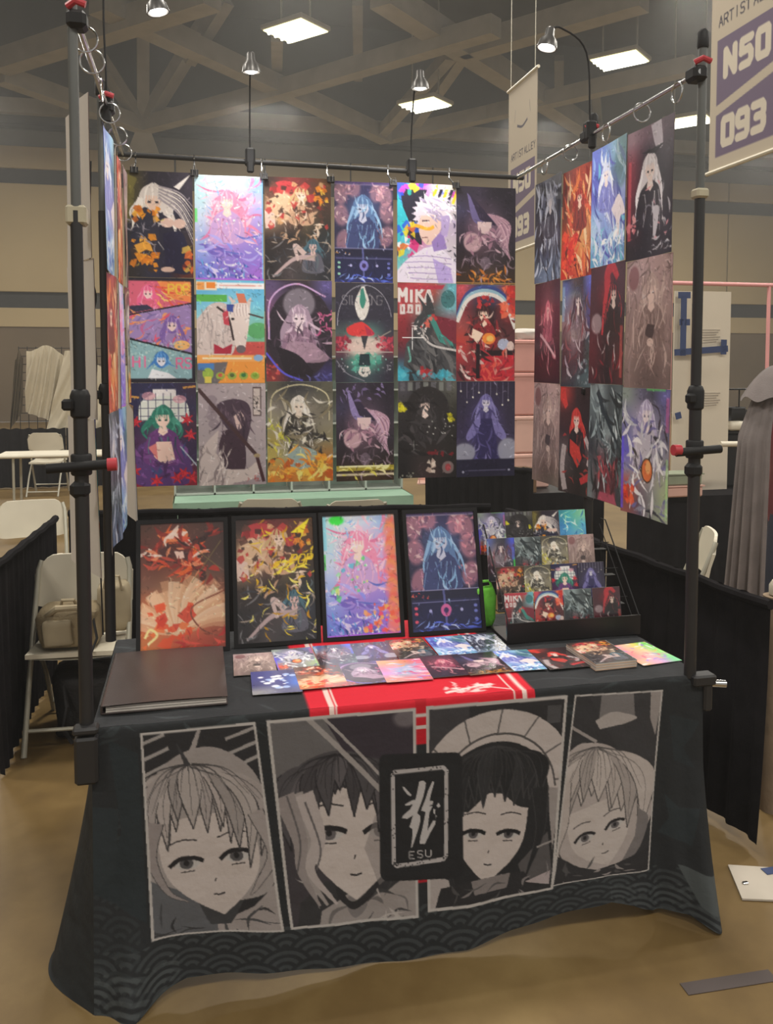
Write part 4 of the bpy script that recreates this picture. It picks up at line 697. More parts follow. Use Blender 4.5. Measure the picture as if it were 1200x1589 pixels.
for r, row in enumerate(RIGHT):
    for c_, (k, lb) in enumerate(row):
        sw = (.0, .12, -.05, .06)[c_] + (.05 if r == 2 else 0) * (c_ == 3)
        poster(k, lb, (1.752 + (.0, .012, -.008, -.004)[c_], 1.19 - PW * (c_ + .5), 2.51 - (PH + .001) * r + (.0, -.01, .008, .0)[c_]), rz=-math.pi / 2 + sw * .6, foil=k in ('edge', 'pearl'), seed=50 + r * 4 + c_, bend=.006)
LEFT = [[('dusty', .03, .37), ('flow', .31, .02), ('fire', .585, .05), ('dusty', .86, .05)], [('sword', .03, .385), ('fire', .31, .01), ('pastel', .585, .04), ('gold', .86, .03)], [('coat', .03, .40), ('ice', .31, -.02), ('flow', .585, .02), ('violet', .86, .22)]]
PLACE = ('nearest the front left pole', 'second from the front left pole', 'third from the front left pole', 'farthest back on the left rod')
ROWN = ('top', 'middle', 'bottom')
for r, row in enumerate(LEFT):
    for c_, (k, y, sw) in enumerate(row):
        poster(k, 'poster seen edge-on in the %s row, %s' % (ROWN[r], PLACE[c_]), ((-.03, .03, .034, .038)[c_], y + PW * .5, 2.44 - .0 * c_ - (PH + .001) * r), rz=math.pi / 2 + sw, seed=80 + r * 4 + c_, bend=.008, nx=40, ny=90)

# hooks and rings that carry the columns
def ring(name, c, R, label, axis='y', cat='ring', grp=None):
    pts = []
    for k in range(20):
        a = 2 * math.pi * k / 20; d = (R * math.cos(a), 0, R * math.sin(a)) if axis == 'y' else (0, R * math.cos(a), R * math.sin(a))
        pts.append(Vector(c) + Vector(d))
    o = MB().tube(pts, .0028, 6, closed=True).build(name, M_CHROME)
    o.location = (0, 0, 0); return tag(o, label, cat, grp)
HK = ['at the far left end of the back rod', 'between the silver-haired and pastel posters', 'right of the pastel holographic poster', 'above the indigo player poster', 'above the white-haired man poster', 'above the mauve figure poster']
for i in range(6):
    x = XA + PW * (i + (.04, .96, .95, .97, .97, .98)[i] - (0 if i == 0 else 0) ) if i else XA + .02
    x = (.05, .29, .575, .86, 1.135, 1.42)[i]
    ln = .07 if i else .06
    o = MB().tube([(x, 1.40 - .012, 2.595), (x, 1.40, 2.612), (x, 1.412, 2.595), (x, 1.405, 2.57), (x, 1.36, 2.545), (x, 1.302, 2.515), (x, 1.298, 2.505)], .0035, 6).build('rod_hook', M_CHROME)
    tag(o, 'small chrome hook ' + HK[i], 'hook', 'hooks on the back rod')
    cl = thing('binder_clip', 'black binder clip ' + ('holding the top of the ' + ('silver-haired figure', 'pastel holographic', 'brown feast', 'indigo player', 'white-haired man', 'mauve figure')[i] + ' poster'), 'clip', (x, 1.30, 2.515), 0, 'binder clips along the top row')
    MB().add([(-.016, -.01, -.012), (.016, -.01, -.012), (.016, .012, -.012), (-.016, .012, -.012), (-.016, -.003, .014), (.016, -.003, .014), (.016, .004, .014), (-.016, .004, .014)], [(0, 1, 5, 4), (1, 2, 6, 5), (2, 3, 7, 6), (3, 0, 4, 7), (4, 5, 6, 7)]).build('clip_body', M_BLACKPL, cl, smooth=False)
    MB().tube([(-.008, -.008, -.01), (-.008, -.012, .02), (.008, -.012, .02), (.008, -.008, -.01)], .0012, 5).build('clip_wire', M_CHROME, cl)
RN = ['near the front pole of the right rod', 'above the black poster on the right rod', 'above the blue flowing poster', 'above the fiery poster', 'at the far end of the right rod']
for i, y in enumerate((.085, .30, .555, .86, 1.12)):
    ring('rod_ring', (1.762, y, 2.572), .031, 'chrome binder ring ' + RN[i], 'y' if i % 2 else 'x', 'ring', 'rings on the side rods')
for i, y in enumerate((.03, .20, .45, .70, 1.0, 1.25)):
    ring('rod_ring', (.012, y, 2.572), .033, 'chrome binder ring on the left rod, %s from the front' % ('first', 'second', 'third', 'fourth', 'fifth', 'sixth')[i], 'y' if i != 2 else 'x', 'ring', 'rings on the side rods')

# ------------------------------------------------------------------ display stand (poles, rods, clamps)
st = thing('display_stand', 'tall black pole stand clamped around the table to carry the posters', 'stand', (0, 0, 0))
POLES = [((-.012, -.012), .70, 2.68), ((1.795, .0), .74, 2.68), ((-.02, .74), .75, 2.64), ((1.802, .74), .75, 2.64)]
for i, ((x, y), z0, z1) in enumerate(POLES):
    zj = 1.62
    if i < 4:
        MB().tube([(x, y, z0), (x, y, zj)], .0185, 14).build('lower_pole', M_BLACK, st)
        zt_ = 2.12 if i == 0 else 2.25
        MB().tube([(x, y, zj - .05), (x, y, zt_)], .0155, 14).build('upper_pole', M_BLACK, st)
        MB().tube([(x, y, zt_ - .02), (x, y, z1)], .013, 14).build('top_pole', M_GREYPOLE, st)
        MB().lathe([(.019, -.036), (.025, -.03), (.026, .022), (.021, .036), (.016, .04)], 16, (x, y, zj)).box((x - .028, y - .018, zj), (.03, .026, .03), bev=.006).build('lock_collar', M_BLACKPL, st)
        MB().lathe([(.016, 0), (.018, .005), (.018, .045), (.01, .055)], 12, (x, y, z1)).build('pole_cap', M_BLACKPL, st)
    else:
        MB().tube([(x, y, z0), (x, y, z1)], .014, 12).build('rear_pole', M_BLACK, st)
        MB().lathe([(.07, 0), (.07, .008), (.03, .02), (.018, .06)], 18, (x, y, 0)).build('base_plate', M_BLACK, st)
for p, q, r_ in (((.0, -.04, 2.6), (.0, 1.44, 2.6), .008), ((1.77, -.03, 2.6), (1.768, 1.47, 2.6), .008), ((-.02, 1.40, 2.6), (1.80, 1.46, 2.6), .011)):
    MB().tube([p, q], r_, 10).build('hanging_rod', M_CHROME if r_ < .01 else M_BLACK, st)
for x, y in ((.0, -.012), (1.775, .0), (.0, .74), (1.77, .72)):
    MB().box((x, y, 2.6), (.05, .06, .045), bev=.01).build('rod_clamp', M_BLACKPL, st, smooth=False)
    MB().tube([(x - .02, y - .02, 2.628), (x, y - .035, 2.638), (x + .025, y - .035, 2.63)], .009, 8).build('clamp_lever', M_RED, st)
for (x, y), s_ in (((-.012, -.012), 1), ((1.795, 0), -1)):
    z = 1.462 if s_ > 0 else 1.462
    MB().lathe([(.024, -.028), (.027, -.024), (.027, .024), (.024, .028)], 16, (x, y, z)).build('clamp_ring', M_BLACKPL, st)
    MB().tube([(x - .082, y - .03, z - .006), (x + .07, y - .03, z + .002)], .013, 10).build('clamp_handle', M_BLACKPL, st)
    e = x + .07 * s_
    MB().tube([(e - .002 * s_, y - .03, z + .001), (e + .022 * s_, y - .03, z + .002)], .017, 10).build('handle_end', M_RED, st)
    MB().box((x - .004, y - .002, z - .065), (.05, .045, .045), bev=.012).build('height_lock', M_BLACKPL, st, smooth=False)
MB().box((-.012, -.026, .675), (.06, .045, .13), bev=.008).box((-.012, -.03, .757), (.066, .045, .02), bev=.006).build('table_clamp', M_BLACK, st, smooth=False)
MB().box((1.83, -.01, .735), (.08, .05, .035), bev=.006).box((1.845, -.012, .68), (.03, .035, .09), bev=.006).build('table_clamp', M_BLACK, st, smooth=False)
MB().tube([(1.86, -.02, .722), (1.90, -.035, .722)], .012, 10).build('clamp_screw', M_CHROME, st)
MB().box((-.012, -.0, 2.11), (.052, .052, .05), bev=.006).build('pole_tag', mat('pale_tape', 'b0a890', .6), st, smooth=False)
MB().box((1.795, 0, 2.245), (.042, .042, .03), bev=.006).build('pole_tag', MATS['pale_tape'], st, smooth=False)

# clip lamps
M_BULB = mat('lit_bulb', 'fffaf0', .4, 0, 0, emit=14.0)
def clip_lamp(label, base, head, aim, power, pts=None):
    base, head, aim = Vector(base), Vector(head), Vector(aim)
    t = thing('clip_lamp', label, 'lamp', base, 0, 'clip lamps on the rods'); h = head - base
    MB().box((0, 0, .0), (.042, .05, .075), bev=.008).box((0, -.02, -.045), (.03, .02, .05), bev=.006).build('lamp_clamp', M_BLACKPL, t, smooth=False)
    path = [(0, 0, .03)] + ([Vector(p) - base for p in pts] if pts else [(0, 0, h.z * .55), (h.x * .2, h.y * .3, h.z + .05)]) + [tuple(h + Vector((0, 0, .05)))]
    cp = [(a[0], a[1], a[2]) for a in curve([tuple(p) for p in path], 6)]
    MB().tube(cp, .0036, 7).build('lamp_stem', M_BLACKPL, t)
    d = (aim - head).normalized(); R = d.to_track_quat('-Z', 'Y').to_matrix()
    LH = MB().lathe([(.012, .06), (.016, .055), (.018, .03), (.032, .012), (.038, -.016), (.034, -.016), (.028, .008)], 18, h, R); lh = LH.build('lamp_head', mat('silver_lamp_shell', '6a6866', .35, .6), t)
    MB().sphere(h + R @ Vector((0, 0, -.006)), .026, 12, sq=(1, 1, .6), R=R).build('bulb', M_BULB, lh)
    L = bpy.data.lights.new('lamp_beam', 'SPOT'); L.energy = power; L.spot_size = math.radians(105); L.spot_blend = .9; L.shadow_soft_size = .03; L.color = (1, .97, .93)
    lo = bpy.data.objects.new('lamp_beam', L); COL.objects.link(lo); lo.parent = t
    lo.location = h + R @ Vector((0, 0, -.045)); lo.rotation_euler = R.to_euler()
clip_lamp('small clip lamp on a thin stem above the pastel poster', (.525, 1.40, 2.615), at(390, 106, y=1.12), (.55, 1.25, 1.9), 16)
clip_lamp('small clip lamp clamped above the white-haired man poster', (1.25, 1.432, 2.615), at(652, 132, y=1.15), (1.25, 1.25, 1.9), 16)
clip_lamp('small clip lamp on a curved neck reaching in from the right rod', (1.768, .70, 2.615), at(850, 68, y=.62), (1.1, .6, .8), 18, [(1.74, .68, 2.9), at(872, 44, y=.64)])
clip_lamp('small clip lamp hanging near the top left over the left rod', (.0, .74, 2.615), at(244, 12, y=.62), (.6, .6, .8), 18, [(.0, .72, 3.0), (.06, .70, 3.22), (.2, .66, 3.2)])

cd_pts = [at(a, b, y=.735) for a, b in ((141, 250), (139, 380), (143, 430), (149, 462), (144, 500), (150, 560), (147, 640), (151, 760), (156, 880), (160, 985))]
tag(MB().tube([tuple(q) for q in curve([tuple(q) for q in cd_pts], 5)], .0028, 6).build('power_cord', M_BLACKPL), 'thin black lamp cord hanging down beside the left posters', 'cord')

# ------------------------------------------------------------------ tablecloth with printed front
TZ = .748
def panel_quad(c, Q, fn, res=None):
    """Runs fn on a unit canvas and maps it onto the quad Q (tl, tr, br, bl) of canvas c."""
    Q = np.asarray(Q, float); W_ = int(np.linalg.norm(Q[1] - Q[0]) * c.sx); H_ = int(np.linalg.norm(Q[3] - Q[0]) * c.sy)
    asp = (Q[3, 1] - Q[0, 1]) / (Q[1, 0] - Q[0, 0]); p = Cv(W_, H_, 1.0, asp, '30302f', ss=1); fn(p, asp)
    i0, i1, j0, j1 = c._box(*Q.min(0), *Q.max(0)); X, Y = np.meshgrid(c.X[i0:i1], c.Y[j0:j1])
    u = np.full(X.shape, .5); v = np.full(X.shape, .5)
    for _ in range(6):
        fx = (1 - u) * (1 - v) * Q[0, 0] + u * (1 - v) * Q[1, 0] + u * v * Q[2, 0] + (1 - u) * v * Q[3, 0] - X
        fy = (1 - u) * (1 - v) * Q[0, 1] + u * (1 - v) * Q[1, 1] + u * v * Q[2, 1] + (1 - u) * v * Q[3, 1] - Y
        a = (1 - v) * (Q[1, 0] - Q[0, 0]) + v * (Q[2, 0] - Q[3, 0]); b = (1 - u) * (Q[3, 0] - Q[0, 0]) + u * (Q[2, 0] - Q[1, 0])
        d = (1 - v) * (Q[1, 1] - Q[0, 1]) + v * (Q[2, 1] - Q[3, 1]); e = (1 - u) * (Q[3, 1] - Q[0, 1]) + u * (Q[2, 1] - Q[1, 1])
        D = a * e - b * d; u = u - (e * fx - b * fy) / D; v = v - (a * fy - d * fx) / D
    ins = (u >= 0) & (u <= 1) & (v >= 0) & (v <= 1)
    I = np.clip((u * W_).astype(int), 0, W_ - 1); J = np.clip((v * H_).astype(int), 0, H_ - 1)
    sub = c.a[j0:j1, i0:i1]; sub[ins] = p.a[J, I][ins]

def face(c, x, y, k, tilt, skin, line, iris, lid=.0, mouth=1):
    """A plain generic drawn face: chin line, two simple eyes, small mouth."""
    ct, sn = math.cos(tilt), math.sin(tilt)
    def T(p): return (x + k * (p[0] * ct - p[1] * sn), y + k * (p[0] * sn + p[1] * ct))
    c.poly([T(p) for p in curve([(-.42, -.4), (-.42, .05), (-.3, .3), (-.04, .52), (.04, .52), (.3, .3), (.42, .05), (.42, -.4)])], skin)
    for s in (-1, 1):
        ex = s * .22
        c.poly([T(p) for p in curve([(ex - .12, .03), (ex - .05, -.04 + lid), (ex + .07, -.035 + lid), (ex + .12, .03), (ex + .05, .075), (ex - .05, .075)])], 'a8a4a2')
        c.poly([T((ex + .06 * math.cos(a), .025 + .052 * math.sin(a))) for a in np.linspace(0, 6.28, 14)], iris)
        c.poly([T((ex + .026 * math.cos(a), .02 + .03 * math.sin(a))) for a in np.linspace(0, 6.28, 10)], line)
        c.line([T((ex - .15, .035)), T((ex - .05, -.035 + lid)), T((ex + .07, -.03 + lid)), T((ex + .15, .02))], .04 * k, line)
        c.line([T((ex - .13, -.17)), T((ex, -.2)), T((ex + .13, -.18))], .012 * k, line)
        c.line([T((ex - .06, .1)), T((ex + .06, .1))], .01 * k, line)
    c.line([T((.0, .2)), T((-.012, .23))], .012 * k, line)
    c.line([T((-.05 * mouth, .345)), T((0, .355)), T((.05 * mouth, .345))], .014 * k, line)
    return T
LG, MG, DG, DK = 'b0a6a2', '7a7474', '4c4a4b', '2a292b'
def bangs(c, x, y, k, cols, line, n, spread, length, seed, drop=.35, side=1.0):
    """Locks of hair falling from a crown point: overlapping tapered blades of uneven length."""
    r = random.Random(seed)
    for lay in (0, 1):
        m = n + 3 if lay == 0 else n
        order = list(range(m)); r.shuffle(order)
        for i in order:
            t = (i / (m - 1) - .5) * 2; L = length * (.6 + .55 * abs(t) * side + r.uniform(-.16, .14)) * (.9 if lay == 0 else 1.0)
            ex = x + t * spread * k * (.96 + r.uniform(-.12, .08)); ey = y + L * k
            mx = x + t * spread * k * (.92 + .1 * abs(t)); my = y + L * k * (drop + .12); w = spread * k * r.uniform(1.7, 3.0) / n
            sx = x + t * .1 * k
            pa = curve([(sx - .02 * k, y + .02), ((sx + mx) / 2 - w * .55 + t * .06 * k, y + L * k * .18), (mx - w * .55, my), (ex, ey)], 6); pb = curve([(ex, ey), (mx + w * .55, my), ((sx + mx) / 2 + w * .5 + t * .06 * k, y + L * k * .18), (sx + .02 * k, y + .02)], 6)
            c.poly(np.vstack([pa, pb]), cols[(i * 5 + seed) % len(cols)])
            c.line([tuple(p) for p in pa[7:]], .008 * k, line, w1=.012 * k, k=3); c.line([tuple(p) for p in pb[:8]], .012 * k, line, w1=.006 * k, k=3, al=.85)
            if lay: c.line([(x + t * .03 * k, y + .03 * k), ((sx + mx) / 2 + t * .08 * k, y + L * k * .2), (mx, my), (ex, ey - .12 * k)], .008 * k, line, w1=.005 * k, k=5, al=.7)
    for i in range(n + 4):
        t = (i / (n + 3) - .5) * 2; L = length * r.uniform(.3, .6)
        c.line([(x + t * .02 * k, y), (x + t * spread * k * .55, y + L * k * .22), (x + t * spread * k * .95, y + L * k)], .014 * k, line, w1=.003 * k, k=6, al=.75)
def lock(c, pts, w, col, line):
    c.line(pts, w * 1.12, line, w1=.012); c.line(pts, w, col, w1=.004)
def frame(c, asp, w=.022, col='a8a3a0'):
    for a, b in (((0, 0), (1, 0)), ((1, 0), (1, asp)), ((1, asp), (0, asp)), ((0, asp), (0, 0))): c.line([a, b], w * 2, col)
def pan1(c, asp):
    c.rect(0, 0, 1, asp, '2b2a2c')
    for i in range(3): c.line([(0, .1 + .14 * i), (.2 + .03 * i, .03 + .12 * i)], .03, '8f8a88'); c.line([(.72, .12 + .13 * i), (1, .04 + .12 * i)], .028, '8f8a88')
    c.poly(curve([(.0, .75), (.05, .45), (.3, .22), (.62, .18), (.92, .4), (1.02, .8), (.98, 1.35), (.7, 1.5), (.2, 1.5), (.02, 1.3)]), '8d8684')
    c.poly([(.0, 1.3), (.3, 1.42), (.55, 1.6), (.5, asp), (0, asp)], '55565a'); c.poly([(.5, 1.7), (.8, 1.55), (1, 1.35), (1, asp), (.5, asp)], '8d8583'); c.chaos(14, '2b2a2c 3b3b3d', (.05, 1.5, .95, asp), .15, .4, .02, 301)
    c.poly([(.35, 1.45), (.72, 1.5), (.6, asp - .1), (.45, asp - .1)], '39393b')
    face(c, .5, 1.12, .92, -.12, LG, '252325', '4c4a4c', .01)
    bangs(c, .38, .3, 1.0, ('948c8a', '9f9693', '8a8381', '9b9390'), '3a3839', 11, .6, .82, 302)
    lock(c, [(.9, .75), (1.0, 1.1), (.86, 1.35), (.78, 1.46)], .13, '8f8785', '3a3839'); lock(c, [(.08, .8), (.03, 1.1), (.14, 1.4), (.3, 1.5)], .12, '857d7c', '3a3839')
    c.line([(.38, .3), (.5, .02)], .06, '8f8886', w1=.03); c.line([(.38, .32), (.3, .12)], .05, '39383a', w1=.01); frame(c, asp)
def pan2(c, asp):
    c.rect(0, 0, 1, asp, '3b373b'); c.poly([(0, 0), (.5, 0), (.6, .3), (.3, .6), (0, .5)], '5f5c5d'); c.poly([(.36, 0), (1, 0), (1, .95), (.8, .8)], '352f36')
    c.poly([(.1, 1.2), (.3, 1.08), (.6, 1.15), (.9, 1.0), (1, asp), (.05, asp)], '323133'); c.poly([(.25, 1.28), (.5, 1.16), (.75, 1.2), (.98, 1.05), (1, asp), (.22, asp)], '8a8381'); c.chaos(16, '3a393b a8a19e 605c5c', (.2, 1.15, .95, asp), .1, .3, .025, 311); c.poly(curve([(.5, 1.14), (.44, 1.25), (.5, asp - .04), (.6, 1.28), (.58, 1.14)]), '6f6a6a'); c.poly(curve([(.36, 1.08), (.5, 1.24), (.7, 1.1), (.66, 1.2), (.5, 1.3), (.38, 1.2)]), '2b2a2c')
    face(c, .54, .76, .86, .04, LG, '252325', '5a5658', .02)
    c.poly([(.72, .62), (.97, .8), (.95, .98), (.7, 1.15), (.6, .9)], '7d7675', .55)
    c.poly(curve([(.05, .55), (.2, .3), (.55, .25), (.85, .5), (.8, .6), (.5, .48), (.25, .6)]), '454245'); bangs(c, .45, .26, .95, ('474447', '3e3b3e', '545053'), '29272a', 9, .44, .52, 312)
    for i, (a, b) in enumerate((('8f8886', 0), ('a09795', .07), ('857d7c', -.06))): c.line([(.12 + b, .5), (.2 + b, .8), (.16 + b * .5, 1.0), (.3 + b, 1.24)], .15, a, w1=.02)
    c.line([(.2, .55), (.28, .85), (.24, 1.0)], .014, '5a5657'); c.line([(.08, .5), (.14, .8), (.1, 1.0)], .014, '5a5657')
    c.line([(.26, .0), (.88, .68)], .035, '8f8987'); c.line([(.36, .0), (.97, .68)], .02, '8f8987'); c.poly([(.8, .8), (.95, .6), (1, .82), (.86, .9)], 'aaa29f'); c.ell(.93, .06, .07, .05, '8f888a', .5, soft=.6); frame(c, asp)
def pan3(c, asp):
    c.rect(0, 0, 1, asp, '2c2b2d'); c.rect(0, 0, .3, .4, '3a383b'); c.rect(.86, .06, .96, .18, '454446')
    arc = [(.52 + r_ * math.cos(a), .66 + r_ * math.sin(a)) for r_, aa in ((.60, np.linspace(3.15, 6.2, 22)), (.36, np.linspace(6.2, 3.15, 22))) for a in aa]
    c.poly(arc, 'aaa19e')
    for a in np.linspace(3.3, 6.05, 7): c.line([(.52 + .44 * math.cos(a), .66 + .44 * math.sin(a)), (.52 + .60 * math.cos(a + .06), .66 + .60 * math.sin(a + .06))], .012, '5a5656')
    c.line([(.52 + .44 * math.cos(a), .66 + .44 * math.sin(a)) for a in np.linspace(3.2, 6.15, 12)], .014, '4a4747'); c.poly([(.86, .6), (1, .62), (.96, 1.1), (.86, 1.1)], '8a8381')
    c.poly(curve([(.08, .8), (.16, .42), (.5, .27), (.82, .4), (.92, .75), (.9, 1.3), (.06, 1.3)]), '262628'); c.poly([(.0, 1.08), (.16, 1.15), (.2, asp), (0, asp)], '9a9290'); c.poly([(.7, 1.1), (.92, .9), (.98, 1.2), (.78, asp - .1)], '4f4c4d')
    face(c, .48, .86, .62, .1, LG, '1f1e20', '4f4c4e', .03)
    c.poly(curve([(.12, .7), (.2, .4), (.5, .28), (.8, .4), (.88, .7), (.7, .72), (.5, .6), (.3, .72)]), '272729'); bangs(c, .5, .3, .8, ('272729', '2d2d2f', '232325'), '39383a', 9, .42, .66, 322, side=.35); lock(c, [(.14, .6), (.1, .9), (.2, 1.2)], .14, '262628', '39383a'); lock(c, [(.84, .6), (.86, .9), (.76, 1.2)], .12, '262628', '39383a'); c.poly([(.1, 1.2), (.4, 1.17), (.75, 1.15), (.9, asp), (.05, asp)], '2a292b'); c.poly([(.33, 1.17), (.64, 1.15), (.62, 1.27), (.36, 1.28)], '746d6c'); c.poly([(.76, 1.24), (.96, 1.16), (.96, 1.3)], '9a8f90'); c.chaos(10, '4a4849 7a7474', (.1, 1.15, .95, asp), .08, .2, .018, 323); c.line([(.84, 1.0), (.98, .96)], .012, '8a8482'); frame(c, asp)
def pan4(c, asp):
    c.rect(0, 0, 1, asp, '333234'); c.poly([(.15, 0), (1, 0), (1, 1.1), (.55, .6)], '373638'); c.poly([(.3, 0), (.66, 0), (.7, .26), (.3, .3)], '6c6868'); c.poly(curve([(.26, .28), (.45, .2), (.72, .27), (.6, .33), (.32, .37)]), '9a9390'); c.poly([(.86, 0), (1, 0), (.96, .5), (.88, .3)], '8a8381'); c.line([(0, .32), (.3, .5)], .03, '8d8684')
    c.poly(curve([(-.02, .6), (.18, .5), (.55, .62), (.95, 1.15), (.95, 1.45), (.6, 1.85), (.15, 1.75), (-.02, 1.5)]), '9d9491'); face(c, .42, 1.42, .72, -.3, 'aea5a1', '272527', '5a5658', .0)
    bangs(c, .3, .55, .95, ('a39a96', 'aaa19d', '948c89'), '4a4747', 8, .6, .98, 332, side=.75); lock(c, [(.0, .9), (.04, 1.3), (.0, 1.6), (.12, 1.75)], .14, 'a39a96', '4a4747'); c.poly(curve([(.82, 1.25), (.95, 1.4), (.85, 1.7), (.66, 1.85), (.8, 1.55)]), '6d6868'); c.poly([(0, 1.62), (.2, 1.75), (.42, 1.86), (.62, 1.8), (1, 1.7), (1, asp), (0, asp)], '2f2e30'); c.chaos(12, '8a8280 4a4849', (.1, 1.8, .9, asp - .05), .08, .2, .03, 333); frame(c, asp, .018)

def seigaiha(c, x0, y0, x1, y1, R, col, al):
    i0, i1, j0, j1 = c._box(x0, y0, x1, y1); X, Y = np.meshgrid(c.X[i0:i1], c.Y[j0:j1]); out = np.full(X.shape, -1.0)
    rows = int((y1 - y0) / (R * .5)) + 3
    for k in range(rows):
        cy_ = y0 + k * R * .5; off = (k % 2) * R
        cx_ = np.round((X - off) / (2 * R)) * 2 * R + off; d = np.hypot(X - cx_, Y - cy_) / R
        m = (d <= 1) & (Y <= cy_ + 1e-6 + R); m = d <= 1; out[m] = d[m]
    ring_ = (out >= 0) & ((np.floor(out * 7) % 2) == 1)
    c._mix(j0, i0, ring_.astype(float), col, al)

def paint_front(nx, ny, x0, x1, L):
    c = Cv(nx, ny, x1 - x0, L, '26282a', ss=2)
    def g(px, py): p = at(px, py, y=-.02); return (p.x - x0, TZ - p.z)
    def gl(pts): return [g(*p) for p in pts]
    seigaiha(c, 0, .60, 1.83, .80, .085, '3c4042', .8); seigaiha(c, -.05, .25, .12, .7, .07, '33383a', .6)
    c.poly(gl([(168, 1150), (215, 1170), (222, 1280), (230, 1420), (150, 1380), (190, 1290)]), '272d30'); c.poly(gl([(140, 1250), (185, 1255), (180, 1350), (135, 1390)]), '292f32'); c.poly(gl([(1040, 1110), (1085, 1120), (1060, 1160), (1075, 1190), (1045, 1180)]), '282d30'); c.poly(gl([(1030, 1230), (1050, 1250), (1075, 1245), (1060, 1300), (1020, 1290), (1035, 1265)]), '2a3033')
    c.poly(gl([(1042, 1335), (1092, 1338), (1094, 1395), (1060, 1392)]), '4a4f50'); seigaiha(c, 1.5, .66, 1.83, .8, .085, '4a4f50', .6); seigaiha(c, .0, .66, .22, .8, .085, '4c5152', .6)  # lighter greys paint highlights on the corner folds
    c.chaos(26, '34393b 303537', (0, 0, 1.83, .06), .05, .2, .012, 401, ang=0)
    c.rect(.588 - x0, 0, 1.268 - x0, .03, 'c4202f'); c.rect(.896 - x0, 0, .929 - x0, .13, 'b01c28'); c.rect(.896 - x0, .495, .929 - x0, .53, '9c1c28'); c.rect(.896 - x0, .04, .929 - x0, .05, 'b8aeaa'); c.rect(.896 - x0, .075, .929 - x0, .085, 'b8aeaa')
    for x in (.645, .662, 1.2, 1.228): c.rect(x - x0, 0, x - x0 + (.014 if x in (.645, 1.228) else .005), .03, 'd8c0b8')
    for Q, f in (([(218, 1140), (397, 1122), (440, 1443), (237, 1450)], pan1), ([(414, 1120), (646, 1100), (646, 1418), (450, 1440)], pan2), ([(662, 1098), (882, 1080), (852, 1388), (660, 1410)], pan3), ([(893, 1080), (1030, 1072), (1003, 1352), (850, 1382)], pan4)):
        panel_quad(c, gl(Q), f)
    # emblem
    def zz(x, y): return g(560 + x / 6.667, 1150 + y / 6.667)
    R_ = []
    for cx_, cy_, a0 in ((970, 190, -1.57), (960, 1290, 0), (265, 1330, 1.57), (265, 210, 3.14)):
        for k in range(7): a = a0 + k * 1.57 / 6; R_.append(zz(cx_ + 75 * math.cos(a), cy_ + 75 * math.sin(a)))
    c.poly(R_, '232325')
    ol = [(345, 318), (850, 268), (882, 300), (862, 1140), (835, 1180), (360, 1252), (328, 1225), (330, 345)]
    pts = [zz(*p) for p in ol + [ol[0]]]
    for a, b in zip(pts[:-1], pts[1:]): c.line([a, b], .0118, 'a19c9c')
    for p in pts: c.ell(*p, .0059, .0059, 'a19c9c')
    r = random.Random(5)
    for _ in range(70):
        k = r.randrange(len(pts) - 1); t = r.random(); a, b = pts[k], pts[k + 1]; c.ell(a[0] + (b[0] - a[0]) * t + r.uniform(-.006, .006), a[1] + (b[1] - a[1]) * t + r.uniform(-.006, .006), .0022, .0018, '262527')
    W1 = 'aaa6a6'
    c.poly([zz(*p) for p in [(600, 410), (640, 400), (668, 420), (665, 460), (640, 560), (610, 640), (585, 700), (575, 725), (605, 750), (605, 810), (585, 880), (560, 950), (520, 1060), (505, 1070), (515, 1000), (525, 930), (525, 885), (490, 865), (505, 830), (530, 750), (470, 785), (415, 775), (430, 750), (500, 690), (530, 640), (455, 655), (450, 640), (520, 600), (560, 590), (575, 530)]], W1)
    c.poly([zz(*p) for p in [(735, 410), (755, 410), (745, 450), (715, 550), (705, 600), (742, 605), (735, 640), (700, 650), (722, 680), (700, 720), (690, 800), (680, 880), (675, 900), (735, 800), (765, 795), (755, 840), (700, 930), (650, 1030), (595, 1030), (600, 970), (625, 880), (645, 790), (660, 715), (615, 700), (625, 670), (660, 590), (690, 500), (715, 450)]], W1)
    c.poly([zz(*p) for p in [(425, 460), (450, 470), (520, 545), (510, 558), (480, 545), (440, 495)]], W1)
    for p in ([(795, 620), (815, 655), (790, 672), (772, 650)], [(742, 680), (762, 690), (755, 742), (740, 722)], [(765, 740), (775, 755), (760, 780)], [(705, 650), (735, 660), (715, 680)]): c.poly([zz(*q) for q in p], W1)
    for i, ch in enumerate('ESU'):
        x, y = (485, 570, 655)[i], (1108, 1098, 1088)[i]
        for s_ in GLYPH[ch]:
            for a, b in zip(s_[:-1], s_[1:]): c.line([zz(x + a[0] * 55, y + a[1] * 68), zz(x + b[0] * 55, y + b[1] * 68)], .0028, W1)
    return c.out()
def interp(x, xs, ys): return np.interp(x, xs, ys)
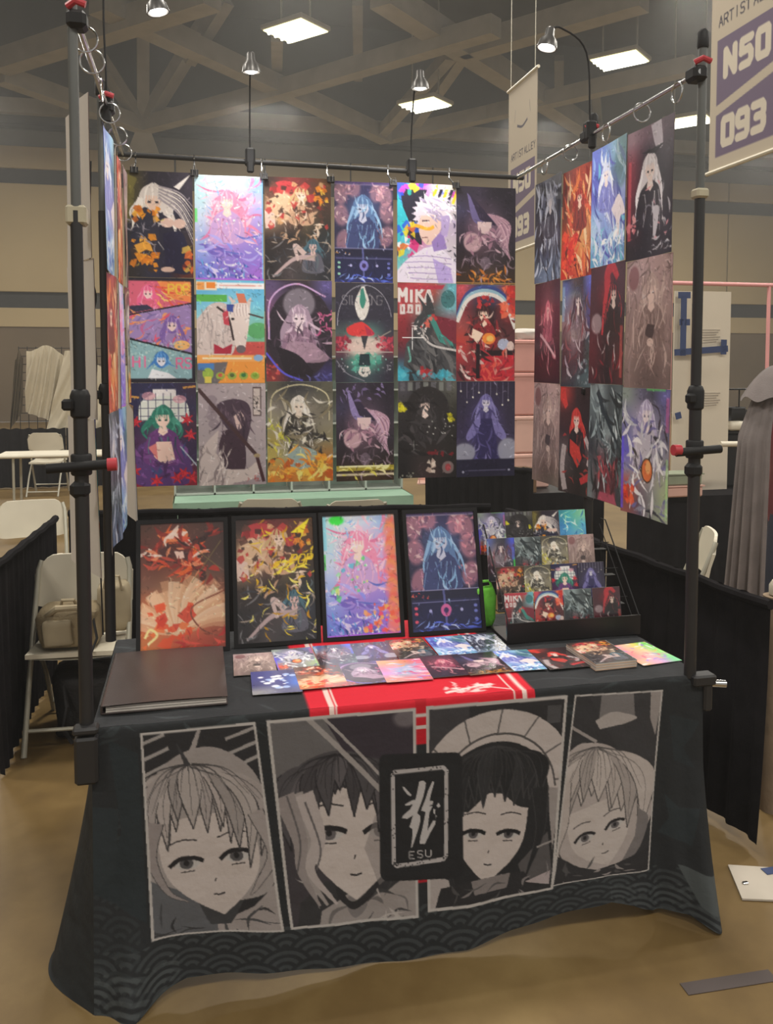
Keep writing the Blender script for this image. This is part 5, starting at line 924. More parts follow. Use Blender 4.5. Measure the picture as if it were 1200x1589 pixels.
def build_cloth():
    NX, NY = 690, 300; L = .77
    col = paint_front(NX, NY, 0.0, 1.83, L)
    xs = np.linspace(0, 1.83, NX)[None, :].repeat(NY, 0); ds = np.linspace(0, L, NY)[:, None].repeat(NX, 1)
    hem = interp(xs, [0, .1, .24, .5, .8, 1.04, 1.32, 1.5, 1.58, 1.66, 1.75, 1.83], [.0, -.0, .05, .03, .0, .01, .065, .09, .06, .02, .03, .0])
    k = np.clip((ds - .55) / (L - .55), 0, 1); target = (TZ - .55) + k * (hem - (TZ - .55))
    z = np.where(ds < .55, TZ - ds, target); z = np.maximum(z, .002)
    t = ds / L
    fold = .008 * np.sin(xs * 13 + 1) * t ** 2 + .005 * np.sin(xs * 31) * t ** 3 + .016 * np.sin(xs * 60) * np.clip((xs - 1.66) / .1, 0, 1) * t + .012 * np.sin(xs * 48 + 2) * np.clip((.14 - xs) / .1, 0, 1) * t
    corner = .075 * np.exp(-((xs - .10) / .065) ** 2) * np.clip((t - .55) / .45, 0, 1) ** 1.5 + .1 * np.exp(-((xs - 1.80) / .07) ** 2) * np.clip((t - .35) / .65, 0, 1) ** 1.3 - .03 * np.exp(-((xs - 1.68) / .05) ** 2) * t
    y = -.006 - .045 * t ** 1.3 - fold * .8 - corner - .010 * (1 - np.exp(-ds / .01))
    # soft crest where the sheet turns over the table edge
    P = [np.stack([xs, y, z], -1)]; C_ = [col]
    # top sheet
    TX, TY = 366, 150
    c = Cv(TX, TY, 1.83, .76, '2b2c2e', ss=2)   # v = distance from front edge
    c.chaos(160, '36393b 3c4042 232426 333638', (0, 0, 1.83, .76), .06, .3, .01, 411, ang=2.6)
    c.rect(.588, 0, 1.268, .76, 'cc2232')
    for x, w_ in ((.645, .014), (.665, .005), (1.2, .005), (1.228, .014)): c.rect(x, 0, x + w_, .76, 'dcc4bc')
    c.line([(1.0, .035), (1.07, .05), (1.16, .075)], .012, 'e0c8c4'); c.chaos(26, 'e6d2cc dcc4c0', (1.0, .02, 1.14, .08), .02, .07, .01, 412, ang=.2); c.line([(1.12, .06), (1.2, .02)], .008, 'e0c8c4')
    TX2 = np.linspace(0, 1.83, TX)[None, :].repeat(TY, 0); TYv = np.linspace(0, .76, TY)[:, None].repeat(TX, 1)
    tz = TZ + .0012 * np.sin(TX2 * 23 + TYv * 31) - .0012
    Ttop = np.stack([TX2, TYv - .004, tz], -1)
    sides = []
    for sgn, x in ((-1, 0.0), (1, 1.83)):
        n, m = 40, 40; s_ = np.linspace(0, .76, n)[None, :].repeat(m, 0); d_ = np.linspace(0, L, m)[:, None].repeat(n, 1); t = d_ / L
        fl = (.05 + (.11 if sgn < 0 else .0) * np.exp(-((s_ - .16) / .12) ** 2) - .045 * np.exp(-(s_ / .06) ** 2)) * t ** 1.4 + .012 * np.sin(s_ * 30) * t ** 2 + (.03 * np.exp(-(s_ / .05) ** 2) * t if sgn > 0 else 0)
        yy_ = s_ - .006 - (.052 + (.04 if sgn > 0 else .0) * np.clip((t - .4) / .6, 0, 1)) * t ** 1.3 * np.exp(-(s_ / .07) ** 2)
        Q_ = np.stack([x + sgn * (fl + .002), yy_, np.maximum(TZ - d_, .002)], -1)
        edge = P[0][:, 0 if sgn < 0 else -1]; eid = np.clip(np.round(np.linspace(0, NY - 1, m)).astype(int), 0, NY - 1)
        dl = edge[eid] - Q_[:, 0]; kk = np.clip(1 - np.arange(n) / 5, 0, 1) ** 1.5
        sides.append(Q_ + dl[:, None, :] * kk[None, :, None])
    V = []; Qs = []; Cs = []; off = 0
    for P_, cc, flip in ((P[0], col, 0), (Ttop, c.out(), 1), (sides[0], None, 1), (sides[1], None, 0)):
        h, w = P_.shape[:2]; idx = np.arange(h * w).reshape(h, w) + off
        q = np.stack([idx[:-1, :-1], idx[1:, :-1], idx[1:, 1:], idx[:-1, 1:]], -1).reshape(-1, 4)
        if flip: q = q[:, ::-1]
        V.append(P_.reshape(-1, 3)); Qs.append(q); off += h * w
        if cc is None:
            sc = Cv(w, h, .76, L, '242628', ss=2); seigaiha(sc, 0, .3, .76, .8, .07, '34393b', .7); cc = sc.out()
        Cs.append(lin(cc).reshape(-1, 3))
    V = np.vstack(V); q = np.vstack(Qs); cl = np.vstack(Cs)
    me = bpy.data.meshes.new('tablecloth'); me.vertices.add(len(V)); me.vertices.foreach_set('co', V.astype(np.float32).ravel())
    me.loops.add(q.size); me.loops.foreach_set('vertex_index', q.astype(np.int32).ravel()); me.polygons.add(len(q)); me.polygons.foreach_set('loop_start', np.arange(0, q.size, 4, dtype=np.int32))
    me.update(calc_edges=True); me.polygons.foreach_set('use_smooth', [True] * len(q))
    a = me.attributes.new('print', 'FLOAT_COLOR', 'POINT'); a.data.foreach_set('color', np.c_[cl, np.ones(len(cl))].astype(np.float32).ravel())
    me.materials.append(M_CLOTHPRINT); me.update()
    o = bpy.data.objects.new('tablecloth', me); COL.objects.link(o)
    tag(o, 'black printed tablecloth with four grey portrait panels, red runner and emblem', 'tablecloth')
build_cloth()
tb = thing('folding_table', 'long folding table hidden under the black printed cloth', 'table', (.915, .38, 0))
MB().box((0, 0, .722), (1.80, .72, .035), bev=.01).build('table_top', M_WHITEPL, tb, smooth=False)
for sx in (-1, 1):
    MB().tube([(sx * .75, -.28, 0), (sx * .75, -.28, .7), (sx * .75, .28, .7), (sx * .75, .28, 0)], .014, 8).build('table_leg', M_GREYMETAL, tb)

# ------------------------------------------------------------------ framed prints leaning on the table
TT = TZ + .001
def framed(key, label, xl, xr, yb, lean, foil=False, roll=0.0):
    w = xr - xl; h = .455; t = thing('framed_print', label, 'framed print', ((xl + xr) / 2, yb, TT), 0, 'framed prints leaning on the table')
    R = Matrix.Rotation(-lean, 3, 'X') @ Matrix.Rotation(roll, 3, 'Y')
    fw_ = .014
    m = MB()
    for c_, d in (((0, .006, fw_ / 2), (w, .014, fw_)), ((0, .006, h - fw_ / 2), (w, .014, fw_)), ((-w / 2 + fw_ / 2, .006, h / 2), (fw_, .014, h - 2 * fw_)), ((w / 2 - fw_ / 2, .006, h / 2), (fw_, .014, h - 2 * fw_))):
        m.box(R @ Vector(c_), d, R)
    m.build('frame', M_BLACKPL, t, smooth=False)
    MB().box(R @ Vector((0, .012, h / 2)), (w - .004, .004, h - .004), R).build('backing_board', M_BLACKPL, t, smooth=False)
    nx, ny = 100, 154; X = np.linspace(-.5, .5, nx) * (w - 2 * fw_ + .004); Z = np.linspace(h - fw_ + .002, fw_ - .002, ny); P = np.zeros((ny, nx, 3)); Rm = np.array(R)
    P[..., 0] = X[None, :]; P[..., 1] = .005; P[..., 2] = Z[:, None]; P = P @ Rm.T
    o = bpy.data.objects.new('art_print', print_mesh('art_print', P, paint(key, nx, ny), [M_FOIL if foil else M_SLEEVE])); COL.objects.link(o); o.parent = t
    e = MB(); top = R @ Vector((0, .014, h * .8)); e.bar(top, (0, top.y + .10, .004), .03, .006); e.build('easel_strut', M_BLACKPL, t, smooth=False)
framed('ember', 'framed brown and orange fiery print, leftmost on the table', .078, .388, .545, .27)
framed('feast2', 'framed dark print with golden scribbles and reclining legs', .402, .704, .558, .27)
framed('pastel2', 'framed holographic pink print with rainbow edge', .712, 1.008, .56, .27, foil=True)
framed('player2', 'framed indigo print with blue-haired figure and red player bar', 1.022, 1.312, .55, .27)

# flat prints laid on the table
def flat_print(key, label, px, py, w, h, rz, lift, foil=False, thick=.0012):
    p = at(px, py, z=TT + lift)
    nx, ny = 44, 62; X = np.linspace(-.5, .5, nx) * w; Yv = np.linspace(.5, -.5, ny) * h; P = np.zeros((ny, nx, 3)); P[..., 0] = X[None, :]; P[..., 1] = Yv[:, None]; P[..., 2] = thick
    me = print_mesh('art_print', P, paint(key, nx, ny), [M_FOIL if foil else M_SLEEVE, M_PAPER], back=(0, 0, -thick), back_step=50)
    o = bpy.data.objects.new('art_print', me); COL.objects.link(o); o.location = (p.x, p.y, TT + lift); o.rotation_euler = (0, 0, rz)
    return tag(o, label, 'art print', 'small prints laid flat on the table')
FW, FH = .135, .2
ROW1 = [('dusty', 'cream and pink small print, back row, left end', 395, 1030), ('pearl', 'blue-white small print, back row, second from the left', 458, 1022), ('edge', 'grey-mauve small print, back row, third from the left', 522, 1016),
        ('violet', 'violet small print, back row, middle', 580, 1012), ('feast', 'red and cream small print lying before the pink foil frame', 638, 1006), ('flow', 'bright blue small print lying before the indigo frame', 700, 1002), ('ice', 'steel-blue streaked small print at the foot of the wire rack', 752, 998)]
ROW2 = [('navy', 'navy small print with white spots, front row, left end', 428, 1058), ('ember', 'orange fiery small print in the front row', 497, 1050), ('lilac', 'dark lilac small print in the front row', 565, 1044), ('coral', 'coral and pink small print in the front row', 627, 1040), ('maroon', 'dark maroon small print in the front row', 690, 1033), ('mauve', 'brownish mauve small print in the front row', 748, 1029), ('flow', 'blue and white small print in the front row, right of the brown one', 800, 1025), ('scarlet', 'dark red and white small print next to the boxed stack', 868, 1021)]
for i, (k, lb, px, py) in enumerate(ROW1): flat_print(k, lb, px, py, FW, FH, .03 * ((i * 5) % 3 - 1), .0022 + .0004 * (i % 2))
for i, (k, lb, px, py) in enumerate(ROW2): flat_print(k, lb, px, py, FW + .012, FH - .01, .03 * ((i * 4) % 3 - 1), .0042 + .0004 * (i % 2), foil=k in ('coral',))
flat_print('rainbow', 'holographic pastel rainbow small print at the right end of the table', 1000, 1014, .15, .2, .12, .001, foil=True)
p = at(932, 1022, z=TT)
bx = thing('print_stack', 'thick stack of brown prints on cream card, right of the flat prints', 'print stack', (p.x, p.y, TT), .05)
for k in range(6): MB().box((.001 * (k % 3), .001 * (k % 2), .002 + .004 * k), (.148, .2, .0036)).build('card', M_PAPER if k % 2 else mat('cream_card', 'c8ab94', .7), bx, smooth=False)
nx, ny = 48, 66; P = np.zeros((ny, nx, 3)); P[..., 0] = np.linspace(-.074, .074, nx)[None, :]; P[..., 1] = np.linspace(.1, -.1, ny)[:, None]; P[..., 2] = .0245
o = bpy.data.objects.new('top_print', print_mesh('top_print', P, paint('feast', nx, ny), [M_SLEEVE])); COL.objects.link(o); o.parent = bx

# album on the left
al = thing('print_album', 'large flat black portfolio album with white page edges on the left of the table', 'album', (.19, .30, TT), 0.0)
M_ALB = mat('brown_black_leatherette', '3c3230', .32, 0, .1, 5, .1, 300)
MB().box((0, 0, .002), (.345, .45, .004), bev=.001).build('bottom_cover', M_ALB, al, smooth=False)
for k in range(7): MB().box((.003, -.002, .0055 + .0026 * k), (.332 - .002 * (k % 2), .438 - .003 * (k % 3), .0019)).build('page', M_PAPER, al, smooth=False)
def albtop(u, v):
    x = -.1725 + .345 * u; y = -.225 + .45 * v; return (x, y, .0245 + .003 * math.sin(u * 3.1))
tp = MB().grid(albtop, 12, 10); tp.grid(lambda u, v: Vector(albtop(1 - u, v)) - Vector((0, 0, .003)), 12, 10); tp.build('top_cover', M_ALB, al)
MB().box((-.1735, 0, .013), (.006, .45, .026), bev=.002).build('spine', M_ALB, al, smooth=False)
MB().bar((-.177, -.224, .027), (-.177, .224, .027), .003, .002).build('cover_trim', M_CHROME, al, smooth=False)

# ------------------------------------------------------------------ wire rack with small prints
rk = thing('print_rack', 'black tiered wire rack full of small prints on the right of the table', 'rack', (1.59, .40, TT), .0)
MB().box((0, 0, .036), (.51, .006, .07), Matrix.Rotation(.0, 3, 'Z')).box((0, .085, .006), (.51, .17, .008)).build('front_tray', mat('black_sheet_metal', '262324', .4, .4), rk, smooth=False)
for sx in (-1, 1):
    x = sx * .25
    MB().tube([(x, 0, .07), (x, .27, .37), (x, .305, .37), (x, .305, .0)], .0028, 6).tube([(x - sx * .012, .03, .06), (x - sx * .012, .295, .35)], .002, 6).build('side_wire', M_BLACKPL, rk)
TI = [(.03, .018), (.105, .095), (.18, .185), (.255, .268)]
for k, (y, z) in enumerate(TI):
    MB().box((0, y + .012, z - .012), (.5, .03, .003)).tube([(-.25, y - .018, z + .02), (.25, y - .018, z + .02)], .002, 6).build('tier_shelf', M_BLACKPL, rk, smooth=False)
RP = [[('beast', 'red lettered'), ('arc', 'red and black'), ('tealgrey', 'grey-blue'), ('redhair', 'dark brown and red')],
      [('feast', 'cream and red'), ('gold', 'pale gold'), ('window', 'bright red and yellow'), ('violet', 'dark violet')],
      [('edge', 'dark grey'), ('tealgrey', 'teal and black'), ('gold', 'pale cream'), ('dusty', 'dusty rose')],
      [('pearl', 'white and violet'), ('night', 'black with green edge'), ('silver', 'silver and orange'), ('tealblue', 'bright blue-green')]]
TN = ('bottom', 'second', 'third', 'top')
CN = ('leftmost', 'second', 'third', 'rightmost')
for k, row in enumerate(RP):
    for j, (key, dsc) in enumerate(row):
        y, z = TI[k]; w, h = .109, .155; lean = .2; R = Matrix.Rotation(-lean, 3, 'X')
        x = (-.19, -.196, -.205, -.215)[k] + (.113, .106, .107, .110)[k] * j
        nx, ny = 40, 58; P = np.zeros((ny, nx, 3)); P[..., 0] = np.linspace(-w / 2, w / 2, nx)[None, :]; P[..., 2] = np.linspace(h, 0, ny)[:, None]
        P = P @ np.array(R).T
        o = bpy.data.objects.new('art_print', print_mesh('art_print', P, paint(key, nx, ny), [M_FOIL if key == 'tealblue' else M_SLEEVE, M_PAPER], back=(0, .0012, 0), back_step=50)); COL.objects.link(o)
        o.location = (1.59 + x, .40 + y, TT + z - .008)
        tag(o, '%s small print in the wire rack, %s on the %s tier' % (dsc, CN[j], TN[k]), 'art print', 'small prints standing in the wire rack')

# green bag behind the frames
def lump(name, c, d, m, parent=None, seed=0, amp=.06, n=18, sq=.35):
    r = random.Random(seed); ph = [r.uniform(0, 6) for _ in range(6)]; mb = MB(); vs = []
    for j in range(n // 2 + 1):
        t = math.pi * j / (n // 2)
        for i in range(n):
            a = 2 * math.pi * i / n; v = [math.sin(t) * math.cos(a), math.sin(t) * math.sin(a), math.cos(t)]
            v = [math.copysign(abs(q) ** sq, q) for q in v]; k = 1 + amp * (math.sin(3 * a + ph[0] + 2 * t) + math.sin(5 * t + ph[1] + a) + .6 * math.sin(7 * a + ph[2] - 3 * t))
            vs.append((c[0] + v[0] * d[0] / 2 * k, c[1] + v[1] * d[1] / 2 * k, c[2] + v[2] * d[2] / 2 * (1 + amp * .5 * math.sin(2 * a + ph[3]))))
    fs = [(j * n + i, (j + 1) * n + i, (j + 1) * n + (i + 1) % n, j * n + (i + 1) % n) for j in range(n // 2) for i in range(n)]
    return mb.add(vs, fs).build(name, m, parent, angle=70)
M_LIME = mat('lime_plastic_film', '7cd84a', .3, 0, .15, 20, .4, 40)
gb = thing('plastic_bag', 'bright lime green plastic bag tucked beside the wire rack', 'bag', (1.325, .612, TT))
lump('bag_body', (0, 0, .075), (.075, .05, .15), M_LIME, gb, 4, .07)
MB().tube([(-.03, 0, .14), (-.02, 0, .17), (.02, 0, .17), (.03, 0, .14)], .006, 6).build('bag_handle', M_LIME, gb)

# ------------------------------------------------------------------ drapes
def drape(label, P0, P1, z0, z1, folds, amp, seed, parts=1, rail=True, sag=.02, flare=.03):
    P0, P1 = Vector((*P0, 0)), Vector((*P1, 0)); t = thing('black_drape', label, 'drape', P0); D = P1 - P0; L = D.length; n = Vector((-D.y, D.x, 0)).normalized(); r = random.Random(seed); ph = r.uniform(0, 6); ph2 = r.uniform(0, 6)
    N = int(folds * 10 / parts)
    for k in range(parts):
        def f(u, v, k=k):
            s = (k + u * .995) / parts; w = s * folds * 2 * math.pi
            a = amp * (.35 + .65 * v) * (math.sin(w + ph + .8 * math.sin(w * .31 + ph2)) + .35 * math.sin(w * 2.3 + ph2))
            zt = z1 + .008 * math.sin(w * 1.0 + ph) - sag * math.sin(math.pi * s) * .3
            return D * s + n * (a + flare * v * v * math.sin(s * 3 + ph)) + Vector((0, 0, zt + (z0 - zt) * v))
        MB().grid(f, max(N, 12), 14).build('curtain', M_DRAPE, t, angle=180)
    if rail:
        MB().tube([D * (k / 16) + Vector((0, 0, z1 - .016 + .004 * math.sin(k * 2.1 + ph))) for k in range(17)], .019, 8).build('rod_pocket', M_DRAPE, t)
    return t
drape('black pleated drape along the back of the booth below the posters', (-.42, 2.64), (1.97, 2.36), .01, .905, 34, .010, 1, 4)
drape('low black drape on the left side of the booth beside the white chair', (-.54, 1.36), (-.47, 2.52), .015, .90, 12, .014, 2, 2)
drape('low black drape on the right side of the booth beside the table', (2.235, .2), (2.03, 2.24), .03, .90, 16, .009, 3, 2)

# ------------------------------------------------------------------ folding chairs
def make_chair(label, loc, rz):
    t = thing('folding_chair', label, 'chair', loc, rz, 'white folding chairs')
    # sits facing -y; origin on the floor below the seat
    for sx in (-1, 1):
        x = sx * .215
        MB().tube([(x, -.26, 0), (x, -.13, .3), (x * .99, -.02, .55), (x * .96, .06, .76), (x * .9, .075, .80)], .0125, 10).build('front_leg', M_GREYMETAL, t)
        MB().tube([(x * .92, .27, 0), (x * .92, .12, .25), (x * .92, -.04, .43)], .0115, 10).build('rear_leg', M_GREYMETAL, t)
    MB().tube([(-.21, -.215, .10), (.21, -.215, .10)], .009, 8).build('front_stretcher', M_GREYMETAL, t)
    MB().tube([(-.198, .23, .06), (.198, .23, .06)], .009, 8).build('rear_stretcher', M_GREYMETAL, t)
    def seat(u, v, up=1):
        x = (u - .5) * .41 * (1 - .08 * v); y = -.24 + .40 * v
        return (x, y, .44 - .012 * math.sin(math.pi * u) + .012 * (1 - v) + (.0 if up else -.02))
    m = MB().grid(lambda u, v: seat(u, v), 10, 8).grid(lambda u, v: seat(1 - u, v, 0), 10, 8)
    for a, b in (((0, 0), (1, 0)), ((1, 0), (1, 1)), ((1, 1), (0, 1)), ((0, 1), (0, 0))):
        m.add([seat(*a), seat(*b), seat(*b, 0), seat(*a, 0)], [(0, 3, 2, 1)])
    m.build('seat', M_WHITEPL, t)
    def bk(u, v, off=0):
        a = (u - .5) * 2; x = a * .222; rnd_ = .085 * max(0, abs(a) - .62) ** 2 / .1444
        z0, z1 = .585 + rnd_ * .25, .825 - rnd_
        return (x, .035 - .035 * (1 - a * a) * -1 + .04 * v + off - .02, z0 + (z1 - z0) * v)
    m = MB().grid(lambda u, v: bk(u, v), 18, 6).grid(lambda u, v: bk(1 - u, v, .016), 18, 6)
    ed = [(i / 18, 0) for i in range(19)] + [(1, j / 6) for j in range(1, 7)] + [(1 - i / 18, 1) for i in range(1, 19)] + [(0, 1 - j / 6) for j in range(1, 6)]
    for a, b in zip(ed, ed[1:] + ed[:1]): m.add([bk(*a), bk(*b), bk(*b, .016), bk(*a, .016)], [(0, 3, 2, 1)])
    m.build('backrest', M_WHITEPL, t, angle=50)
    return t
ch = make_chair('white folding chair with a tan backpack on its seat, inside the booth', (-.245, 1.79, 0), -.05)
dup(ch, (-.78, 3.55, 0), .15, 'white folding chair peeking over the left end of the back drape')
pc = at(420, 771, z=.825); dup(ch, (pc.x, pc.y, 0), 3.0, 'white folding chair behind the back drape, before the mint table, left one')
pc = at(550, 773, z=.825); dup(ch, (pc.x, pc.y, 0), 3.2, 'white folding chair behind the back drape, before the mint table, right one')
pc = at(72, 768, z=0); dup(ch, (pc.x, pc.y + .1, 0), 3.05, 'distant white folding chair pushed against the far white table')
dup(ch, (2.93, 1.75, 0), -2.0, 'white folding chair half hidden behind the grey cloak on the right')

# bags on and under the chair
M_KHAKI = mat('khaki_canvas', '8d7d60', .85, 0, .2, 9, .3, 120); M_KHAKI2 = mat('pale_khaki_trim', 'a3957a', .8, 0, .1, 9)
bp = thing('backpack', 'khaki canvas backpack slumped on the white chair seat', 'backpack', (-.27, 1.70, .455))
lump('pack_body', (-.02, .0, .085), (.27, .2, .18), M_KHAKI, bp, 11, .05)
lump('front_pocket', (-.06, -.095, .075), (.13, .06, .12), M_KHAKI2, bp, 12, .05)
MB().tube([(-.12, -.07, .14), (-.06, -.12, .19), (.03, -.1, .185), (.07, -.11, .1), (.06, -.12, .02)], [.012, .016, .016, .014, .01], 8).build('shoulder_strap', M_KHAKI2, bp)
MB().tube([(-.06, 0, .165), (-.05, -.02, .2), (0, -.02, .2), (.01, 0, .165)], .008, 8).build('grab_handle', M_KHAKI2, bp)
MB().tube([(.09, -.09, .13), (.11, -.13, .05), (.09, -.17, .0)], .006, 6).build('loose_cord', M_BLACKPL, bp)
tb2 = thing('tote_bag', 'pale canvas tote bag standing beside the backpack on the chair', 'bag', (-.105, 1.80, .475))
lump('bag_body', (.0, 0, .11), (.15, .14, .23), M_KHAKI2, tb2, 15, .06)
MB().tube([(-.04, -.06, .2), (-.03, -.08, .27), (.03, -.08, .27), (.04, -.06, .2)], .006, 6).build('bag_handle', M_KHAKI2, tb2)
M_BLKBAG = mat('black_nylon', '1c1a1b', .7, 0, .2, 14, .3, 80)
bb = thing('duffel_bag', 'black nylon bag with loose straps on the floor under the chair', 'bag', (-.2, 1.82, 0))
lump('bag_body', (0, 0, .16), (.36, .3, .32), M_BLKBAG, bb, 17, .05)
for k in range(3): MB().tube([(-.12 + .1 * k, -.14, .26), (-.1 + .1 * k, -.2, .18), (-.12 + .09 * k, -.19, .08), (-.08 + .1 * k, -.2, .012)], .01, 6).build('bag_strap', M_BLKBAG, bb)

# ------------------------------------------------------------------ left background: far table, draped row, white sheet on grid panels
fy = 10.3
drape('long black drape far behind, under the white sheet', (-3.6, fy), (.6, fy - .1), .01, .84, 26, .03, 7, 4, rail=False)
gp = at(100, 600, y=fy + .35)
wg = thing('wire_grid_panel', 'dark wire grid panel rack holding the white sheet', 'grid panel', (-1.55, fy + .35, 0))
for x in np.linspace(-.62, 1.0, 15): MB().tube([(x, 0, .02), (x, 0, 1.98)], .006, 5).build('vertical_wire', M_BLACK, wg)
for z in np.linspace(.1, 1.96, 17): MB().tube([(-.62, 0, z), (1.0, 0, z)], .006, 5).build('cross_wire', M_BLACK, wg)
MB().box((-.62, 0, .01), (.05, .5, .02)).box((1.0, 0, .01), (.05, .5, .02)).build('panel_foot', M_BLACK, wg, smooth=False)
M_SHEET = mat('cream_sheet', 'cfc4ac', .85, 0, .06, 3, .1, 20)
def sheet(name, label, quad, seed, folds=6, amp=.05, m=None, cat='sheet'):
    Q = [Vector(q) for q in quad]; c0 = (Q[0] + Q[2]) / 2; r = random.Random(seed); ph = r.uniform(0, 6); n = (Q[1] - Q[0]).cross(Q[3] - Q[0]).normalized()
    if n.y > 0: n = -n
    def f(u, v):
        p = Q[0] * (1 - u) * (1 - v) + Q[1] * u * (1 - v) + Q[2] * u * v + Q[3] * (1 - u) * v
        w = folds * 6.28 * (u + .25 * v); return p - c0 + n * amp * (math.sin(w + ph) + .5 * math.sin(w * 1.9 + 2 * v + ph) + 1.2 * math.sin(3 * v + 2 * u + ph)) * (.4 + .6 * v) + Vector((0, 0, -.06 * math.sin(u * math.pi * 2.3 + ph) * (1 - v)))
    mb = MB().grid(f, 50, 20); N_ = len(mb.v)
    mb.add([Vector(p) - n * .006 for p in mb.v], [tuple(reversed(fc)) for fc in mb.f])
    o = mb.build(name, m or M_SHEET, angle=180); o.location = c0; return tag(o, label, cat)
def q4(pts, y): return [at(a, b, y=y) for a, b in pts]
sheet('draped_sheet', 'cream sheet hung over the wire grid panel far left', q4([(42, 538), (112, 548), (122, 668), (38, 640)], fy + .22), 3)
sheet('draped_sheet', 'cream sheet with diagonal folds hanging behind the left posters', q4([(100, 548), (206, 575), (210, 676), (70, 674)], fy + .12), 5, 5)
sheet('hanging_cloth', 'dark grey cloth hanging at the far left of the grid panel', q4([(24, 552), (36, 548), (34, 640), (14, 668)], fy + .3), 8, 2, .03, mat('grey_brown_cloth', '5a5040', .9))
ft = thing('folding_table', 'distant white folding table before the black drape on the left', 'table', (at(100, 702, z=.74).x, at(100, 702, z=.74).y, 0))
MB().box((.1, 0, .725), (1.55, .5, .035), bev=.012).build('table_top', M_WHITEPL, ft, smooth=False)
for sx in (-.5, .75): MB().tube([(sx, -.2, 0), (sx, -.2, .7), (sx, .2, .7), (sx, .2, 0)], .014, 8).build('table_leg', M_GREYMETAL, ft)
MB2 = tag(MB().box((ft.location.x + .55, ft.location.y, .793), (.17, .12, .10), bev=.01).build('paper_box', [M_WHITEPL], smooth=False), 'small white box on the distant white table', 'box')
MB2.location = (0, 0, 0)
# white cloth strip hanging at the left stand
# ------------------------------------------------------------------ mint booth behind
M_MINT = mat('mint_cloth', '8fae98', .8, 0, .06, 5, .1, 60); M_MINTP = mat('mint_panel', '9aada0', .5, 0, .05); M_CLEAR = mat('frosted_plastic', 'b4bab2', .35, 0, .05)
mx0, mx1 = at(270, 760, y=3.85).x, at(640, 760, y=3.85).x
mt = thing('draped_table', 'mint green draped table in the booth behind', 'table', ((mx0 + mx1) / 2, 4.2, 0)); mw = mx1 - mx0
MB().box((0, 0, .715), (mw, .7, .03), bev=.008).build('table_top', M_WHITEPL, mt, smooth=False)
def mskirt(u, v):
    s = u * (mw + 1.2) - .6; x = max(-mw / 2 - .01, min(mw / 2 + .01, s - mw / 2 + .0)); y = -.36
    if s < 0: y = -.36 - s * 1.2
    if s > mw: y = -.36 + (s - mw) * 1.2
    return (x + .0, y - .012 * math.sin(s * 26) * v - .02 * v, .735 - .725 * v)
MB().grid(mskirt, 90, 6).grid(lambda u, v: (-mw / 2 + mw * u, -.36 + .72 * v, .736), 6, 4).build('mint_cover', M_MINT, mt, angle=60)
cu = thing('cube_shelf', 'pale green and clear cube shelf standing on the mint table', 'shelf', ((mx0 + mx1) / 2, 4.32, .74))
ncol, nrow, cw, chh = 6, 4, mw / 6, .26
for i in range(ncol):
    for j in range(nrow):
        MB().box((-mw / 2 + cw * (i + .5), .14, chh * (j + .5)), (cw - .02, .006, chh - .02)).build('back_panel', M_MINTP if (i + j) % 3 else M_CLEAR, cu, smooth=False)
for i in range(ncol + 1): MB().bar((-mw / 2 + cw * i, 0, 0), (-mw / 2 + cw * i, 0, chh * nrow), .014, .28).build('divider', M_CLEAR, cu, smooth=False)
for j in range(nrow + 1): MB().box((0, 0, chh * j + .006), (mw, .28, .012)).build('shelf_board', M_CLEAR, cu, smooth=False)
drape('tall black drape end standing between the mint and pink booths', (at(660, 740, y=4.2).x, 4.2), (at(770, 790, y=3.4).x + .25, 3.3), .01, .98, 10, .02, 21, 1)
# things between posters at right: pink boxes
M_PINK = mat('pink_plastic', 'cf968c', .5, 0, .06); M_PINK2 = mat('pale_pink_plastic', 'd8aea0', .5, 0, .05)
pb = at(814, 770, y=4.1)
pt = thing('folding_table', 'table with black cover under the pink boxes', 'table', (pb.x + .04, 4.05, 0))
MB().box((0, 0, .725), (.92, .7, .03), bev=.008).build('table_top', M_BLACKPL, pt, smooth=False)
MB().grid(lambda u, v: (-.46 + .92 * u, -.355 - .01 * math.sin(u * 60) * v, .74 - .73 * v), 60, 3).build('table_skirt', M_DRAPE, pt, angle=180)
pz = .742
for k, (lb, h, w, m) in enumerate((('pale pink storage box, lowest of the stack', .28, .3, M_PINK2), ('pale pink storage box in the middle of the stack', .3, .29, M_PINK2), ('deep pink storage box second from the top', .34, .31, M_PINK), ('deep pink storage box at the top of the stack', .26, .31, M_PINK))):
    b = thing('storage_box', lb, 'box', (pb.x, 4.1, pz), 0, 'stacked pink boxes')
    MB().box((0, 0, h / 2), (w, .3, h - .004), bev=.012).build('box_body', m, b, smooth=False)
    MB().box((0, -.001, h - .022), (w + .012, .312, .03), bev=.006).build('box_lid', m, b, smooth=False); pz += h
lb_ = thing('white_wrap', 'crumpled white wrapping on top of the pink boxes', 'wrapping', (pb.x, 4.1, pz - .01)); lump('crumple', (0, 0, .05), (.26, .22, .1), M_PAPER, lb_, 33, .12, sq=.7)
bn = at(735, 762, y=3.9); cb = thing('storage_bin', 'long pinkish wire bin on the drape behind the violet poster', 'bin', (bn.x, 4.35, .742), -.3)
for k in range(7): MB().bar((-.3 + .1 * k, -.1, 0), (-.3 + .1 * k, -.1, .12), .008).build('bin_slat', M_PINK2, cb, smooth=False)
MB().box((0, 0, .006), (.64, .22, .01)).box((0, -.1, .12), (.64, .012, .014)).box((0, .1, .06), (.64, .01, .12)).build('bin_frame', M_PINK2, cb, smooth=False)
bo = at(808, 762, y=4.0)
cbx = thing('cardboard_box', 'brown cardboard box half hidden behind the far right posters', 'box', (bo.x - .12, 3.83, .742), .0)
